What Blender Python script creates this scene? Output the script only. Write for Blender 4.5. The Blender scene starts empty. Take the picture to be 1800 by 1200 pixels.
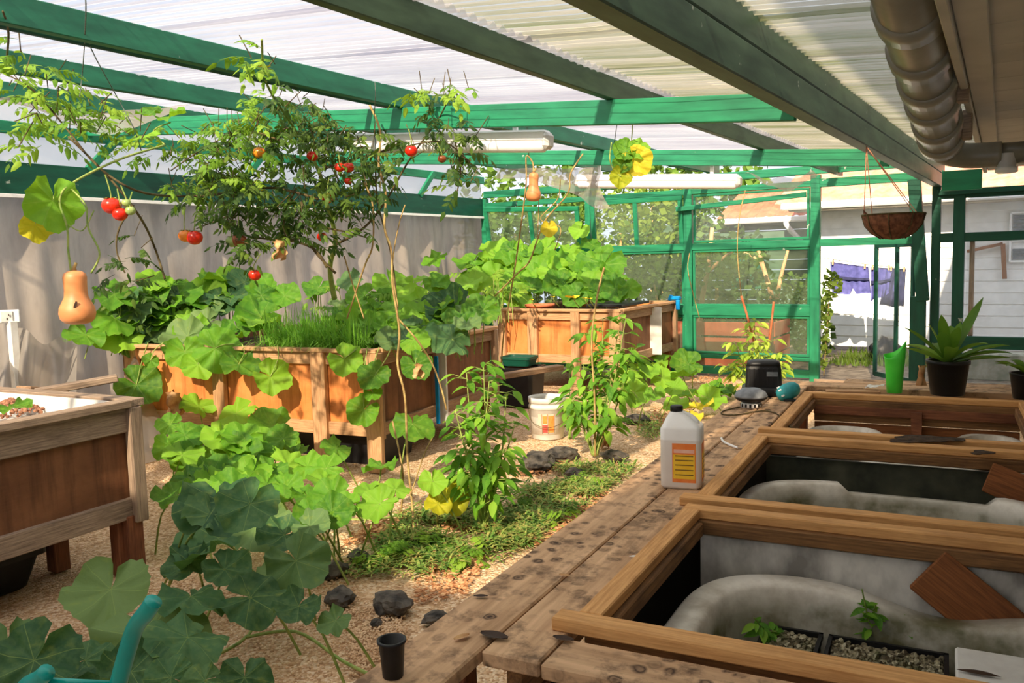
import bpy, bmesh, math, random
from mathutils import Vector, Matrix, noise
random.seed(7)
sc = bpy.context.scene
COL = sc.collection
PI = math.pi
V = Vector

# ---------------------------------------------------------------- camera
FPX, CAMH = 1500.0, 1.6
YAW, PITCH, ROLL = math.atan2(940, 1500), math.atan2(145, 1500), -0.028
CM = Matrix.Rotation(YAW, 3, 'Z') @ Matrix.Rotation(PI/2 - PITCH, 3, 'X') @ Matrix.Rotation(ROLL, 3, 'Z')
CPOS = V((0, 0, CAMH))
cd = bpy.data.cameras.new('camera'); cam = bpy.data.objects.new('camera', cd); COL.objects.link(cam)
cam.matrix_world = Matrix.Translation(CPOS) @ CM.to_4x4()
cd.sensor_width = 36.0; cd.lens = 36.0*FPX/1800.0; cd.clip_start = 0.05; cd.clip_end = 300
sc.camera = cam

# ---------------------------------------------------------------- sky, sun, exposure
w = bpy.data.worlds.new('sky'); sc.world = w; w.use_nodes = True
bg = w.node_tree.nodes['Background']
bg.inputs[0].default_value = (0.80, 0.88, 1.0, 1); bg.inputs[1].default_value = 0.95
SUN_EL, SUN_AZ = math.radians(35), math.radians(12)       # sun behind the camera and slightly to the right
SDIR = V((-math.sin(SUN_AZ)*math.cos(SUN_EL), math.cos(SUN_AZ)*math.cos(SUN_EL), -math.sin(SUN_EL)))
sl = bpy.data.lights.new('sun', 'SUN'); sl.energy = 12.0; sl.color = (1.0, 0.84, 0.62); sl.angle = math.radians(0.8)
so = bpy.data.objects.new('sun', sl); COL.objects.link(so)
so.rotation_euler = SDIR.to_track_quat('-Z', 'Y').to_euler(); so.location = (0, -5, 12)
vs = sc.view_settings
vs.view_transform = 'Standard'; vs.look = 'None'; vs.exposure = 0.55; vs.gamma = 1.0; vs.use_curve_mapping = False

# ---------------------------------------------------------------- sight lines of the photograph, met with real planes
def ray(x, y): return CM @ V(((x-900)/FPX, -(y-600)/FPX, -1.0))
def hz(x, y, z):
    d = ray(x, y); return CPOS + d*((z-CAMH)/d.z)
def hx(x, y, X):
    d = ray(x, y); return CPOS + d*(X/d.x)
def hy(x, y, Y):
    d = ray(x, y); return CPOS + d*(Y/d.y)
def hd(x, y, t): return CPOS + ray(x, y)*t
def hplane(x, y, p, n):
    d = ray(x, y); n = V(n); return CPOS + d*((V(p)-CPOS).dot(n)/d.dot(n))
def rnd(a, b): return random.uniform(a, b)

# ---------------------------------------------------------------- materials
def C(r, g, b):
    f = lambda v: (v/255/12.92) if v/255 <= .04045 else ((v/255+.055)/1.055)**2.4
    return (f(r), f(g), f(b), 1)
class NT:
    def __init__(s, name):
        s.m = bpy.data.materials.new(name); s.m.use_nodes = True; s.t = s.m.node_tree
        s.t.nodes.clear(); s.out = s.n('ShaderNodeOutputMaterial')
    def n(s, typ, **kw):
        nd = s.t.nodes.new(typ)
        for k, v in kw.items():
            if k.startswith('i_'):
                nd.inputs[k[2:].replace('_', ' ')].default_value = v
            else: setattr(nd, k, v)
        return nd
    def l(s, a, b): s.t.links.new(a, b)
    def math(s, op, a, b=None, clamp=False):
        nd = s.n('ShaderNodeMath', operation=op); nd.use_clamp = clamp
        for i, v in enumerate((a, b)):
            if v is None: continue
            if isinstance(v, (int, float)): nd.inputs[i].default_value = v
            else: s.l(v, nd.inputs[i])
        return nd.outputs[0]
    def mixc(s, fac, a, b, bt='MIX'):
        nd = s.n('ShaderNodeMix', data_type='RGBA', blend_type=bt)
        for sock, v in ((nd.inputs[0], fac), (nd.inputs[6], a), (nd.inputs[7], b)):
            if isinstance(v, (int, float, tuple)): sock.default_value = v
            else: s.l(v, sock)
        return nd.outputs[2]
    def coord(s, scale=(1, 1, 1), kind='Object', rand=True):
        tc = s.n('ShaderNodeTexCoord'); mp = s.n('ShaderNodeMapping'); mp.inputs['Scale'].default_value = scale
        s.l(tc.outputs[kind], mp.inputs['Vector'])
        if rand:
            oi = s.n('ShaderNodeObjectInfo'); cb = s.n('ShaderNodeCombineXYZ')
            r = s.math('MULTIPLY', oi.outputs['Random'], 37.0)
            for i in range(3): s.l(r, cb.inputs[i])
            s.l(cb.outputs[0], mp.inputs['Location'])
        return mp.outputs[0]
    def noise(s, vec, scale, detail=4, rough=.55):
        nd = s.n('ShaderNodeTexNoise'); nd.inputs['Scale'].default_value = scale
        nd.inputs['Detail'].default_value = detail; nd.inputs['Roughness'].default_value = rough
        s.l(vec, nd.inputs['Vector']); return nd.outputs['Fac']
    def ramp(s, fac, stops):
        nd = s.n('ShaderNodeValToRGB'); e = nd.color_ramp.elements
        while len(e) < len(stops): e.new(.5)
        for el, (p, c) in zip(e, stops): el.position = p; el.color = c
        s.l(fac, nd.inputs[0]); return nd.outputs[0]
    def rampf(s, fac, a, b):
        return s.ramp(fac, [(a, (0, 0, 0, 1)), (b, (1, 1, 1, 1))])
    def bump(s, h, strength=.3, dist=.01):
        nd = s.n('ShaderNodeBump'); nd.inputs['Strength'].default_value = strength; nd.inputs['Distance'].default_value = dist
        s.l(h, nd.inputs['Height']); return nd.outputs[0]
    def bsdf(s, col, rough=.6, nrm=None, spec=.4, metal=0):
        nd = s.n('ShaderNodeBsdfPrincipled')
        if isinstance(col, tuple): nd.inputs['Base Color'].default_value = col
        else: s.l(col, nd.inputs['Base Color'])
        nd.inputs['Roughness'].default_value = rough; nd.inputs['Specular IOR Level'].default_value = spec
        nd.inputs['Metallic'].default_value = metal
        if nrm is not None: s.l(nrm, nd.inputs['Normal'])
        return nd.outputs[0]
    def mixs(s, fac, a, b):
        nd = s.n('ShaderNodeMixShader')
        if isinstance(fac, (int, float)): nd.inputs[0].default_value = fac
        else: s.l(fac, nd.inputs[0])
        s.l(a, nd.inputs[1]); s.l(b, nd.inputs[2]); return nd.outputs[0]
    def done(s, sh): s.l(sh, s.out.inputs[0]); return s.m

def mottled(name, c1, c2, scale=6, rough=.6, bump=.1, stretch=(1, 1, 1), spec=.35, detail=5, dist=.01, lo=.35, hi=.65):
    t = NT(name); v = t.coord(stretch); f = t.noise(v, scale, detail)
    col = t.ramp(f, [(lo, c1), (hi, c2)])
    return t.done(t.bsdf(col, rough, t.bump(f, bump, dist) if bump else None, spec))
def wood(name, c1, c2, stain, amt=.6, rough=.75, grain=16, bump=.35, sscale=3.0):
    t = NT(name); v = t.coord((1.4, grain*1.6, grain*1.6)); f = t.noise(v, 4.5, 7, .65)
    col = t.ramp(f, [(.3, c1), (.68, c2)])
    v2 = t.coord((1, 2.2, 2.2)); s = t.noise(v2, sscale, 5, .6)
    m = t.math('MULTIPLY', t.rampf(s, .5, .72), amt)
    col = t.mixc(m, col, stain)
    return t.done(t.bsdf(col, rough, t.bump(f, bump, .004), .25))
MT = {}
MT['rail'] = wood('weathered_timber', C(128, 96, 72), C(182, 148, 116), C(84, 62, 48), .5)
MT['railgrey'] = wood('grey_timber', C(112, 94, 80), C(180, 156, 132), C(80, 62, 50), .6)
MT['post'] = wood('post_timber', C(160, 116, 80), C(210, 168, 124), C(120, 82, 54), .5)
MT['frame'] = wood('pine_frame', C(190, 134, 78), C(232, 178, 116), C(126, 84, 50), .4)
MT['frame_in'] = wood('pine_frame_dark', C(96, 66, 42), C(150, 108, 66), C(50, 34, 24), .7)  # darker pine for the inner rails and supports
MT['leg'] = wood('red_leg', C(104, 62, 42), C(146, 92, 62), C(60, 34, 26), .6)
MT['brownply'] = wood('brown_ply', C(110, 66, 38), C(160, 100, 58), C(70, 40, 26), .6)
MT['weatherboard'] = mottled('white_weatherboard', C(232, 230, 226), C(246, 245, 242), 5, .55, .05)
def ply(name, c1, c2, drip):
    t = NT(name); v = t.coord((1.5, 1.5, 1.5)); f = t.noise(v, 3, 6, .6)
    col = t.ramp(f, [(.3, c1), (.7, c2)])
    v2 = t.coord((9, 9, .9)); d = t.noise(v2, 1.6, 5, .6)
    m = t.math('MULTIPLY', t.rampf(d, .48, .68), .75)
    col = t.mixc(m, col, drip)
    g = t.noise(t.coord((3, 3, 40)), 3, 4)
    col = t.mixc(t.math('MULTIPLY', g, .3), col, c2)
    return t.done(t.bsdf(col, .7, t.bump(g, .2, .003), .25))
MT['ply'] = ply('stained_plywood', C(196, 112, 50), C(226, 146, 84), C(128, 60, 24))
MT['plydark'] = ply('stained_shaded_plywood', C(104, 66, 42), C(142, 96, 64), C(56, 30, 20))  # dark stain; on the two sunlit boxes it also paints their shaded sides
def planks():
    t = NT('bench_plank'); v = t.coord((.8, 9, 9)); f = t.noise(v, 3, 6, .6)
    col = t.ramp(f, [(.28, C(168, 132, 98)), (.7, C(224, 184, 144))])
    w0 = t.coord((1, 1, 1), 'Object', True)
    # round water marks left by pots: rings and dark blots
    vo = t.n('ShaderNodeTexVoronoi'); vo.inputs['Scale'].default_value = 17; vo.inputs['Randomness'].default_value = .9
    wn = t.n('ShaderNodeTexNoise'); wn.inputs['Scale'].default_value = 9; wn.inputs['Detail'].default_value = 4; t.l(w0, wn.inputs['Vector'])
    wa = t.n('ShaderNodeVectorMath', operation='MULTIPLY_ADD'); t.l(wn.outputs['Color'], wa.inputs[0]); wa.inputs[1].default_value = (.07, .07, .0); t.l(w0, wa.inputs[2])
    t.l(wa.outputs[0], vo.inputs['Vector'])
    d = vo.outputs['Distance']
    ring = t.math('SUBTRACT', 1.0, t.math('MULTIPLY', t.math('ABSOLUTE', t.math('SUBTRACT', d, .26)), 6.5), True)
    blot = t.rampf(d, .30, .12)
    brk = t.rampf(t.noise(w0, 26, 4), .30, .48)
    rr = t.math('MAXIMUM', t.math('MULTIPLY', ring, brk), t.math('MULTIPLY', t.math('SUBTRACT', 1.25, t.math('MULTIPLY', d, 3.6), True), 1.0))
    zone = t.rampf(t.noise(w0, 2.4, 3), .40, .52)
    cellr = t.rampf(vo.outputs['Color'], .2, .45)
    m = t.math('MULTIPLY', t.math('MULTIPLY', rr, zone), cellr)
    dirt = t.math('MULTIPLY', t.rampf(t.noise(w0, 9, 6, .7), .50, .66), .75)
    m = t.math('MULTIPLY', t.math('MAXIMUM', m, dirt), .95)
    col = t.mixc(m, col, C(52, 36, 30))
    return t.done(t.bsdf(col, .8, t.bump(f, .3, .004), .2))
MT['plank'] = planks()
def greenpaint(name, c1, c2):
    t = NT(name); v = t.coord((1.2, 6, 6)); f = t.noise(v, 2.5, 5)
    col = t.ramp(f, [(.3, c1), (.7, c2)])
    ch = t.rampf(t.noise(t.coord((1, 1, 1)), 9, 4), .70, .73)
    col = t.mixc(t.math('MULTIPLY', ch, .7), col, C(190, 196, 186))
    return t.done(t.bsdf(col, .5, t.bump(f, .15, .003), .4))
MT['green'] = greenpaint('green_paint', C(22, 104, 74), C(36, 140, 98))
MT['greendark'] = greenpaint('dark_green_paint', C(8, 62, 48), C(14, 84, 64))
MT['greygreen'] = greenpaint('grey_green_paint', C(40, 64, 50), C(72, 98, 78))  # darker, greyer green for the big beam, one rafter and the hut
MT['greenmid'] = greenpaint('shaded_green_paint', C(20, 82, 60), C(36, 112, 82))  # same green for the rafters, their weaker light put into the colour
MT['white'] = mottled('white_enamel', C(240, 238, 236), C(250, 249, 248), 6, .35, .02)
MT['pvc'] = mottled('grey_pvc', C(122, 118, 104), C(150, 145, 130), 4, .3, .03, spec=.5)
MT['soffit'] = mottled('soffit_paint', C(166, 158, 142), C(184, 176, 160), 2.5, .6, .05)
MT['black'] = mottled('black_plastic', C(18, 18, 20), C(32, 32, 34), 8, .45, .05)
MT['dark'] = mottled('dark_mesh', C(14, 13, 12), C(24, 22, 20), 10, .9, .1)
MT['soil'] = mottled('dark_soil', C(40, 28, 20), C(84, 62, 44), 30, .95, .8, dist=.03)
MT['stem'] = mottled('green_stem', C(112, 140, 60), C(160, 172, 90), 20, .6, .1)
MT['drystem'] = mottled('dry_stem', C(140, 110, 66), C(184, 160, 100), 20, .8, .1)
MT['darkstem'] = mottled('dark_stem', C(66, 52, 34), C(100, 88, 50), 20, .8, .1)
MT['rope'] = mottled('string', C(70, 80, 74), C(110, 120, 110), 40, .8, 0)
MT['terracotta'] = mottled('terracotta', C(186, 96, 60), C(212, 122, 84), 10, .8, .1)
MT['rust'] = mottled('rusty_iron', C(196, 120, 92), C(224, 156, 124), 6, .7, .05)
MT['tealplastic'] = mottled('turquoise_plastic', C(0, 150, 140), C(10, 170, 158), 5, .3, .02, spec=.5)
MT['bluecloth'] = mottled('blue_cloth', C(58, 60, 112), C(80, 80, 138), 12, .9, .2)
MT['navy'] = mottled('navy_cloth', C(30, 32, 62), C(44, 46, 80), 12, .9, .2)
MT['lime'] = mottled('lime_plastic', C(70, 216, 60), C(92, 232, 76), 5, .35, 0)
MT['coir'] = mottled('coir', C(92, 56, 40), C(140, 92, 66), 30, .95, .6, dist=.01)
MT['rockgrey'] = mottled('basalt', C(46, 43, 40), C(104, 96, 86), 14, .9, .8, dist=.02)
MT['blue'] = mottled('blue_plastic', C(0, 120, 190), C(10, 150, 220), 5, .4, 0)
MT['yellow'] = mottled('yellow_petal', C(250, 214, 10), C(255, 234, 40), 20, .6, 0)
MT['paper'] = mottled('white_board', C(206, 202, 196), C(232, 230, 224), 7, .6, .03)
MT['tealgadget'] = mottled('teal_gadget', C(40, 140, 146), C(64, 166, 170), 20, .5, .05)
MT['greyplastic'] = mottled('grey_plastic', C(108, 112, 118), C(140, 144, 150), 20, .5, .05)
MT['concrete'] = mottled('mossy_concrete', C(120, 124, 104), C(176, 174, 160), 9, .9, .3)
MT['redboard'] = mottled('red_board', C(176, 84, 56), C(206, 110, 78), 6, .7, .1)
def gravel():
    t = NT('pale_gravel'); v = t.coord((1, 1, 1), 'Object', False)
    vo = t.n('ShaderNodeTexVoronoi'); vo.inputs['Scale'].default_value = 75; t.l(v, vo.inputs['Vector'])
    c = t.ramp(vo.outputs['Color'], [(.1, C(168, 128, 90)), (.5, C(220, 182, 140)), (.9, C(246, 222, 188))])
    big = t.rampf(t.noise(v, 1.3, 4), .45, .75)
    c = t.mixc(t.math('MULTIPLY', big, .35), c, C(150, 108, 76))
    h = t.math('SUBTRACT', 1.0, vo.outputs['Distance'])
    return t.done(t.bsdf(c, .95, t.bump(h, .8, .012), .15))
MT['gravel'] = gravel()
MT['soilout'] = mottled('outside_soil', C(86, 74, 62), C(136, 122, 104), 9, .95, .6, dist=.03)
def tub(name):
    t = NT(name); v = t.coord((1, 1, 1)); f = t.noise(v, 5, 6, .65)
    tc = t.n('ShaderNodeTexCoord'); sp = t.n('ShaderNodeSeparateXYZ'); t.l(tc.outputs['Object'], sp.inputs[0])
    col = t.ramp(f, [(.28, C(172, 160, 142)), (.58, C(236, 230, 220))])
    a = t.rampf(t.noise(v, 7, 5), .45, .62)
    lowf = t.math('MULTIPLY', t.math('SUBTRACT', -.014, sp.outputs[2]), 16.0, True)      # olive algae below the rim, deepened to paint the dark inside of the basin
    col = t.mixc(t.math('MULTIPLY', t.math('ADD', t.math('MULTIPLY', a, .4), .55, True), lowf), col, C(84, 82, 44))
    return t.done(t.bsdf(col, .4, t.bump(f, .15, .005), .4))
MT['tub_'] = 0
MT['tub'] = tub('dirty_bath_enamel')
def film(name, col, transp, diff=.5, nscale=4, var=.15, rough=.4, wave=0, dirt=None, dirtc=None):
    """translucent sheet: part clear, part scattering"""
    t = NT(name); v = t.coord((1, 1, 1), 'Object', False); f = t.noise(v, nscale, 4)
    cc = col
    if dirt:
        n = t.noise(t.coord(dirt, 'Object', False), 2.0, 5, .65)
        cc = t.mixc(t.math('MULTIPLY', t.rampf(n, .44, .66), .85), col, dirtc)
    d = t.n('ShaderNodeBsdfDiffuse'); tr = t.n('ShaderNodeBsdfTranslucent'); tp = t.n('ShaderNodeBsdfTransparent')
    for nd in (d, tr):
        if isinstance(cc, tuple): nd.inputs[0].default_value = cc
        else: t.l(cc, nd.inputs[0])
    tp.inputs[0].default_value = (1, 1, 1, 1)
    s = t.mixs(diff, tr.outputs[0], d.outputs[0])
    fac = t.math('ADD', t.math('MULTIPLY', t.math('SUBTRACT', f, .5), var*2), transp, True)
    g = t.n('ShaderNodeBsdfGlossy'); g.inputs['Roughness'].default_value = rough
    s = t.mixs(.04, s, g.outputs[0])
    return t.done(t.mixs(fac, s, tp.outputs[0]))
MT['roofwhite'] = film('opal_roof_sheet', C(222, 220, 228), .42, .3, 1.2, .08, dirt=(.3, 2.6, 1), dirtc=C(186, 184, 200))
MT['roofdirty'] = film('algae_roof_sheet', C(206, 198, 180), .40, .35, 1.2, .08, dirt=(.22, 6.0, 1), dirtc=C(118, 130, 58))
MT['curtain'] = film('grey_shade_sheet', C(166, 154, 140), .03, .75, 2.0, .04, .6, dirt=(2, 2, .5), dirtc=C(132, 122, 112))
MT['softsheet'] = film('pale_soft_sheet', C(178, 170, 160), .36, .6, 2.0, .1, .6)
MT['pane'] = film('dusty_pane', C(150, 166, 138), .80, .6, 3.0, .12, .2)
MT['glass'] = film('clear_pane', C(210, 216, 212), .9, .5, 3.0, .05, .1)

def leafmat(name, dark, mid, lite, trans, veins=True, tfac=.36, edge=None):
    t = NT(name); oi = t.n('ShaderNodeObjectInfo')
    col = t.ramp(oi.outputs['Random'], [(.05, dark), (.5, mid), (.95, lite)])
    v = t.coord((1, 1, 1)); f = t.noise(v, 9, 4)
    col = t.mixc(t.math('MULTIPLY', t.rampf(f, .4, .7), .35), col, lite)
    tcol = t.mixc(.5, trans, col)
    bump = None
    if veins:
        tc = t.n('ShaderNodeTexCoord'); sp = t.n('ShaderNodeSeparateXYZ'); t.l(tc.outputs['Object'], sp.inputs[0])
        ang = t.math('ARCTAN2', sp.outputs[0], sp.outputs[1])
        ln = t.n('ShaderNodeVectorMath', operation='LENGTH'); t.l(tc.outputs['Object'], ln.inputs[0])
        r = ln.outputs['Value']
        s = t.math('ABSOLUTE', t.math('SINE', t.math('MULTIPLY', ang, 3.5)))
        s = t.math('ABSOLUTE', t.math('COSINE', t.math('MULTIPLY', ang, 3.5)))
        dd = t.math('MULTIPLY', s, r)
        vein = t.math('SUBTRACT', 1.0, t.math('MULTIPLY', dd, 42.0), True)
        col = t.mixc(t.math('MULTIPLY', vein, .55), col, C(160, 184, 96))
        col = t.mixc(t.math('MULTIPLY', t.rampf(t.noise(v, 5, 3), .58, .72), .25), col, C(170, 180, 70))
        bump = t.bump(t.math('ADD', t.math('MULTIPLY', vein, -1.0), f), .25, .02)
    p = t.bsdf(col, .55, bump, .22)
    tr = t.n('ShaderNodeBsdfTranslucent'); t.l(tcol, tr.inputs[0])
    return t.done(t.mixs(tfac, p, tr.outputs[0]))
MT['pumpkin'] = leafmat('pumpkin_leaf', C(56, 108, 34), C(92, 148, 40), C(136, 184, 54), C(172, 216, 24))
MT['pumpkinoldshade'] = leafmat('silvered_shaded_pumpkin_leaf', C(46, 86, 52), C(66, 108, 66), C(116, 144, 84), C(120, 160, 50), True, .3)  # older bluish leaf; foreground shade is put into this darker colour
MT['yellowleaf'] = leafmat('yellowing_leaf', C(150, 170, 40), C(196, 190, 44), C(226, 204, 60), C(220, 210, 40))
MT['tomatoleaf'] = leafmat('tomato_leaf', C(34, 62, 26), C(58, 88, 34), C(98, 122, 44), C(120, 156, 36), False, .28)
MT['tomatobright'] = leafmat('young_tomato_leaf', C(64, 108, 30), C(98, 142, 40), C(142, 176, 56), C(170, 206, 36), False, .34)
MT['pepperleaf'] = leafmat('pepper_leaf', C(60, 116, 34), C(98, 154, 46), C(146, 190, 62), C(168, 212, 40), False, .4)
MT['lightleaf'] = leafmat('pale_leaf', C(120, 160, 50), C(160, 190, 64), C(196, 210, 90), C(200, 220, 60), False, .4)
MT['grassblade'] = leafmat('grass_blade', C(56, 122, 34), C(86, 150, 46), C(120, 176, 60), C(150, 200, 50), False, .3)
MT['strap'] = leafmat('strap_leaf', C(70, 116, 40), C(92, 140, 46), C(126, 166, 60), C(150, 190, 50), False, .3)
MT['tree'] = leafmat('tree_leaf', C(48, 80, 30), C(76, 108, 40), C(120, 140, 56), C(150, 176, 50), False, .35)
MT['dryleaf'] = mottled('dry_leaf', C(170, 120, 76), C(214, 172, 120), 14, .8, .2)
def clip_mat():
    t = NT('grass_clippings'); v = t.coord((1, 1, 1), 'Object', False); f = t.noise(v, 26, 3)
    col = t.ramp(f, [(.3, C(70, 104, 44)), (.46, C(112, 150, 66)), (.58, C(176, 176, 96)), (.68, C(150, 110, 70))])
    p = t.bsdf(col, .7, None, .2); tr = t.n('ShaderNodeBsdfTranslucent'); t.l(col, tr.inputs[0])
    return t.done(t.mixs(.25, p, tr.outputs[0]))
MT['clippings'] = clip_mat()
def chip_mat():
    t = NT('wood_chips'); v = t.coord((1, 1, 1), 'Object', False); f = t.noise(v, 40, 3)
    col = t.ramp(f, [(.35, C(140, 88, 56)), (.5, C(196, 140, 96)), (.65, C(224, 178, 132))])
    return t.done(t.bsdf(col, .85, None, .2))
MT['chips'] = chip_mat()
def media_mat():
    t = NT('expanded_clay'); v = t.coord((1, 1, 1), 'Object', False)
    vo = t.n('ShaderNodeTexVoronoi'); vo.inputs['Scale'].default_value = 60; t.l(v, vo.inputs['Vector'])
    col = t.ramp(vo.outputs['Color'], [(.2, C(84, 76, 60)), (.6, C(150, 140, 112)), (.9, C(196, 188, 160))])
    moss = t.rampf(t.noise(v, 6, 4), .5, .65)
    col = t.mixc(t.math('MULTIPLY', moss, .6), col, C(70, 92, 30))
    return t.done(t.bsdf(col, .9, t.bump(vo.outputs['Distance'], .8, .02), .2))
MT['media'] = media_mat()
def fruit(name, c1, c2, rough=.35):
    t = NT(name); oi = t.n('ShaderNodeObjectInfo'); v = t.coord((1, 1, 1)); f = t.noise(v, 7, 3)
    col = t.ramp(f, [(.3, c1), (.7, c2)])
    return t.done(t.bsdf(col, rough, None, .5))
MT['tomred'] = fruit('ripe_tomato', C(206, 28, 14), C(228, 54, 24), .25)
MT['tomorange'] = fruit('turning_tomato', C(224, 110, 24), C(236, 150, 40), .25)
MT['tomgreen'] = fruit('green_tomato', C(134, 156, 84), C(164, 184, 110), .3)
MT['tombrown'] = fruit('half_ripe_tomato', C(110, 78, 40), C(170, 64, 34), .3)
MT['butternut'] = fruit('butternut_skin', C(206, 128, 74), C(226, 152, 96), .5)
MT['scar'] = fruit('dark_scar', C(50, 34, 24), C(70, 48, 30), .8)
MT['capsicum'] = fruit('green_pepper_fruit', C(90, 150, 40), C(130, 180, 50), .3)

# ---------------------------------------------------------------- mesh building
class MB:
    def __init__(s): s.v = []; s.f = []
    def add(s, vs, fs):
        o = len(s.v); s.v += [tuple(p) for p in vs]; s.f += [tuple(i+o for i in f) for f in fs]
    def box(s, c, size, rot=None, ch=0.0):
        hx_, hy_, hz_ = size[0]/2, size[1]/2, size[2]/2
        R = rot or Matrix.Identity(3); c = V(c)
        if ch <= 0:
            vs = [c + R @ V((x*hx_, y*hy_, z*hz_)) for x in (-1, 1) for y in (-1, 1) for z in (-1, 1)]
            s.add(vs, [(0, 1, 3, 2), (4, 6, 7, 5), (0, 4, 5, 1), (2, 3, 7, 6), (0, 2, 6, 4), (1, 5, 7, 3)]); return
        ch = min(ch, hx_*.9, hy_*.9, hz_*.9)
        bm = bmesh.new(); bmesh.ops.create_cube(bm, size=2)
        for vv in bm.verts: vv.co = V((vv.co.x*hx_, vv.co.y*hy_, vv.co.z*hz_))
        bmesh.ops.bevel(bm, geom=bm.edges[:], offset=ch, segments=1, affect='EDGES')
        bm.verts.index_update()
        s.add([c + R @ vv.co for vv in bm.verts], [[vv.index for vv in f.verts] for f in bm.faces]); bm.free()
    def tube(s, pts, rad, n=6, cap=True):
        pts = [V(p) for p in pts]; m = len(pts)
        rads = rad if isinstance(rad, (list, tuple)) else [rad]*m
        vs = []; prev = None
        for i, p in enumerate(pts):
            d = (pts[min(i+1, m-1)] - pts[max(i-1, 0)])
            d = d.normalized() if d.length > 1e-9 else V((0, 0, 1))
            if prev is None:
                a = V((0, 0, 1)) if abs(d.z) < .9 else V((1, 0, 0))
                u = d.cross(a).normalized()
            else:
                u = (prev - d*prev.dot(d)); u = u.normalized() if u.length > 1e-6 else d.orthogonal().normalized()
            prev = u; w_ = d.cross(u)
            for k in range(n):
                an = 2*PI*k/n; vs.append(p + (u*math.cos(an) + w_*math.sin(an))*rads[i])
        fs = [(i*n+k, i*n+(k+1) % n, (i+1)*n+(k+1) % n, (i+1)*n+k) for i in range(m-1) for k in range(n)]
        if cap: fs += [tuple(range(n))[::-1], tuple((m-1)*n+k for k in range(n))]
        s.add(vs, fs)
    def lathe(s, prof, n=24, c=(0, 0, 0), sx=1, sy=1):
        c = V(c); vs = [c + V((r*math.cos(2*PI*k/n)*sx, r*math.sin(2*PI*k/n)*sy, z)) for r, z in prof for k in range(n)]
        fs = [(i*n+k, i*n+(k+1) % n, (i+1)*n+(k+1) % n, (i+1)*n+k) for i in range(len(prof)-1) for k in range(n)]
        if prof[0][0] > 1e-6: fs.append(tuple(range(n))[::-1])
        if prof[-1][0] > 1e-6: fs.append(tuple((len(prof)-1)*n+k for k in range(n)))
        s.add(vs, fs)
    def grid(s, fn, nu, nv):
        o = [fn(i/nu, j/nv) for i in range(nu+1) for j in range(nv+1)]
        s.add(o, [(i*(nv+1)+j, (i+1)*(nv+1)+j, (i+1)*(nv+1)+j+1, i*(nv+1)+j+1) for i in range(nu) for j in range(nv)])
    def prism(s, poly, z0, z1):
        n = len(poly); s.add([(x, y, z0) for x, y in poly] + [(x, y, z1) for x, y in poly],
              [tuple(range(n))[::-1], tuple(range(n, 2*n))] + [(i, (i+1) % n, n+(i+1) % n, n+i) for i in range(n)])
    def mesh(s, name, smooth=False):
        me = bpy.data.meshes.new(name); me.from_pydata(s.v, [], s.f); me.update()
        if smooth: me.polygons.foreach_set('use_smooth', [True]*len(me.polygons))
        return me
def curve(pts, n=6):
    pts = [V(p) for p in pts]; out = []
    for i in range(len(pts)-1):
        p0, p1, p2, p3 = pts[max(i-1, 0)], pts[i], pts[i+1], pts[min(i+2, len(pts)-1)]
        for k in range(n):
            t = k/n
            out.append(.5*((2*p1) + (p2-p0)*t + (2*p0-5*p1+4*p2-p3)*t*t + (3*p1-p0-3*p2+p3)*t**3))
    out.append(pts[-1]); return out
def tag(o, label=None, cat=None, group=None, kind=None):
    if label: o['label'] = label
    if cat: o['category'] = cat
    if group: o['group'] = group
    if kind: o['kind'] = kind
    return o
def thing(name, label, cat, loc, group=None, kind=None):
    o = bpy.data.objects.new(name, None); o.empty_display_size = .05; COL.objects.link(o); o.location = loc
    return tag(o, label, cat, group, kind)
def put(name, me, mat, parent=None, loc=(0, 0, 0), rot=None, scale=None):
    o = bpy.data.objects.new(name, me); COL.objects.link(o)
    if not me.materials: me.materials.append(MT[mat])
    L = V(loc)
    if parent is not None:
        o.parent = parent
        g = parent; base = V((0, 0, 0))
        while g is not None: base += g.location; g = g.parent
        L = L - base
    o.location = L
    if rot is not None: o.rotation_euler = rot.to_euler()
    if scale is not None: o.scale = (scale,)*3 if isinstance(scale, (int, float)) else scale
    return o
def part(name, mb, mat, parent=None, smooth=False, kind=None):
    """mesh given in world coordinates; its origin goes to the parent's base or to its own lowest middle"""
    vs = [V(p) for p in mb.v]
    if parent is None:
        lo = V((min(p.x for p in vs)+max(p.x for p in vs), min(p.y for p in vs)+max(p.y for p in vs), 2*min(p.z for p in vs)))/2
    else:
        lo = V((0, 0, 0)); g = parent
        while g is not None: lo += g.location; g = g.parent
    mb.v = [tuple(p-lo) for p in vs]
    o = put(name, mb.mesh(name, smooth), mat, parent, lo)
    if kind: o['kind'] = kind
    return o
def basis(x, up=V((0, 0, 1))):
    x = V(x).normalized(); up = V(up)
    if abs(x.dot(up)) > .98: up = V((0, 1, 0))
    y = up.cross(x).normalized(); z = x.cross(y)
    return Matrix((x, y, z)).transposed()
def bar(name, p0, p1, w_, h_, mat, parent=None, ch=.004, up=V((0, 0, 1)), off=(0, 0)):
    """a straight timber whose own x runs along its length"""
    p0, p1 = V(p0), V(p1); R = basis(p1-p0, up); mid = (p0+p1)/2 + R @ V((0, off[0], off[1]))
    mb = MB(); mb.box((0, 0, 0), ((p1-p0).length, w_, h_), None, ch)
    return put(name, mb.mesh(name), mat, parent, mid, R)

# ================================================================ SETTING
YB, XL = 10.75, -7.22            # back wall, left wall
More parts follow.
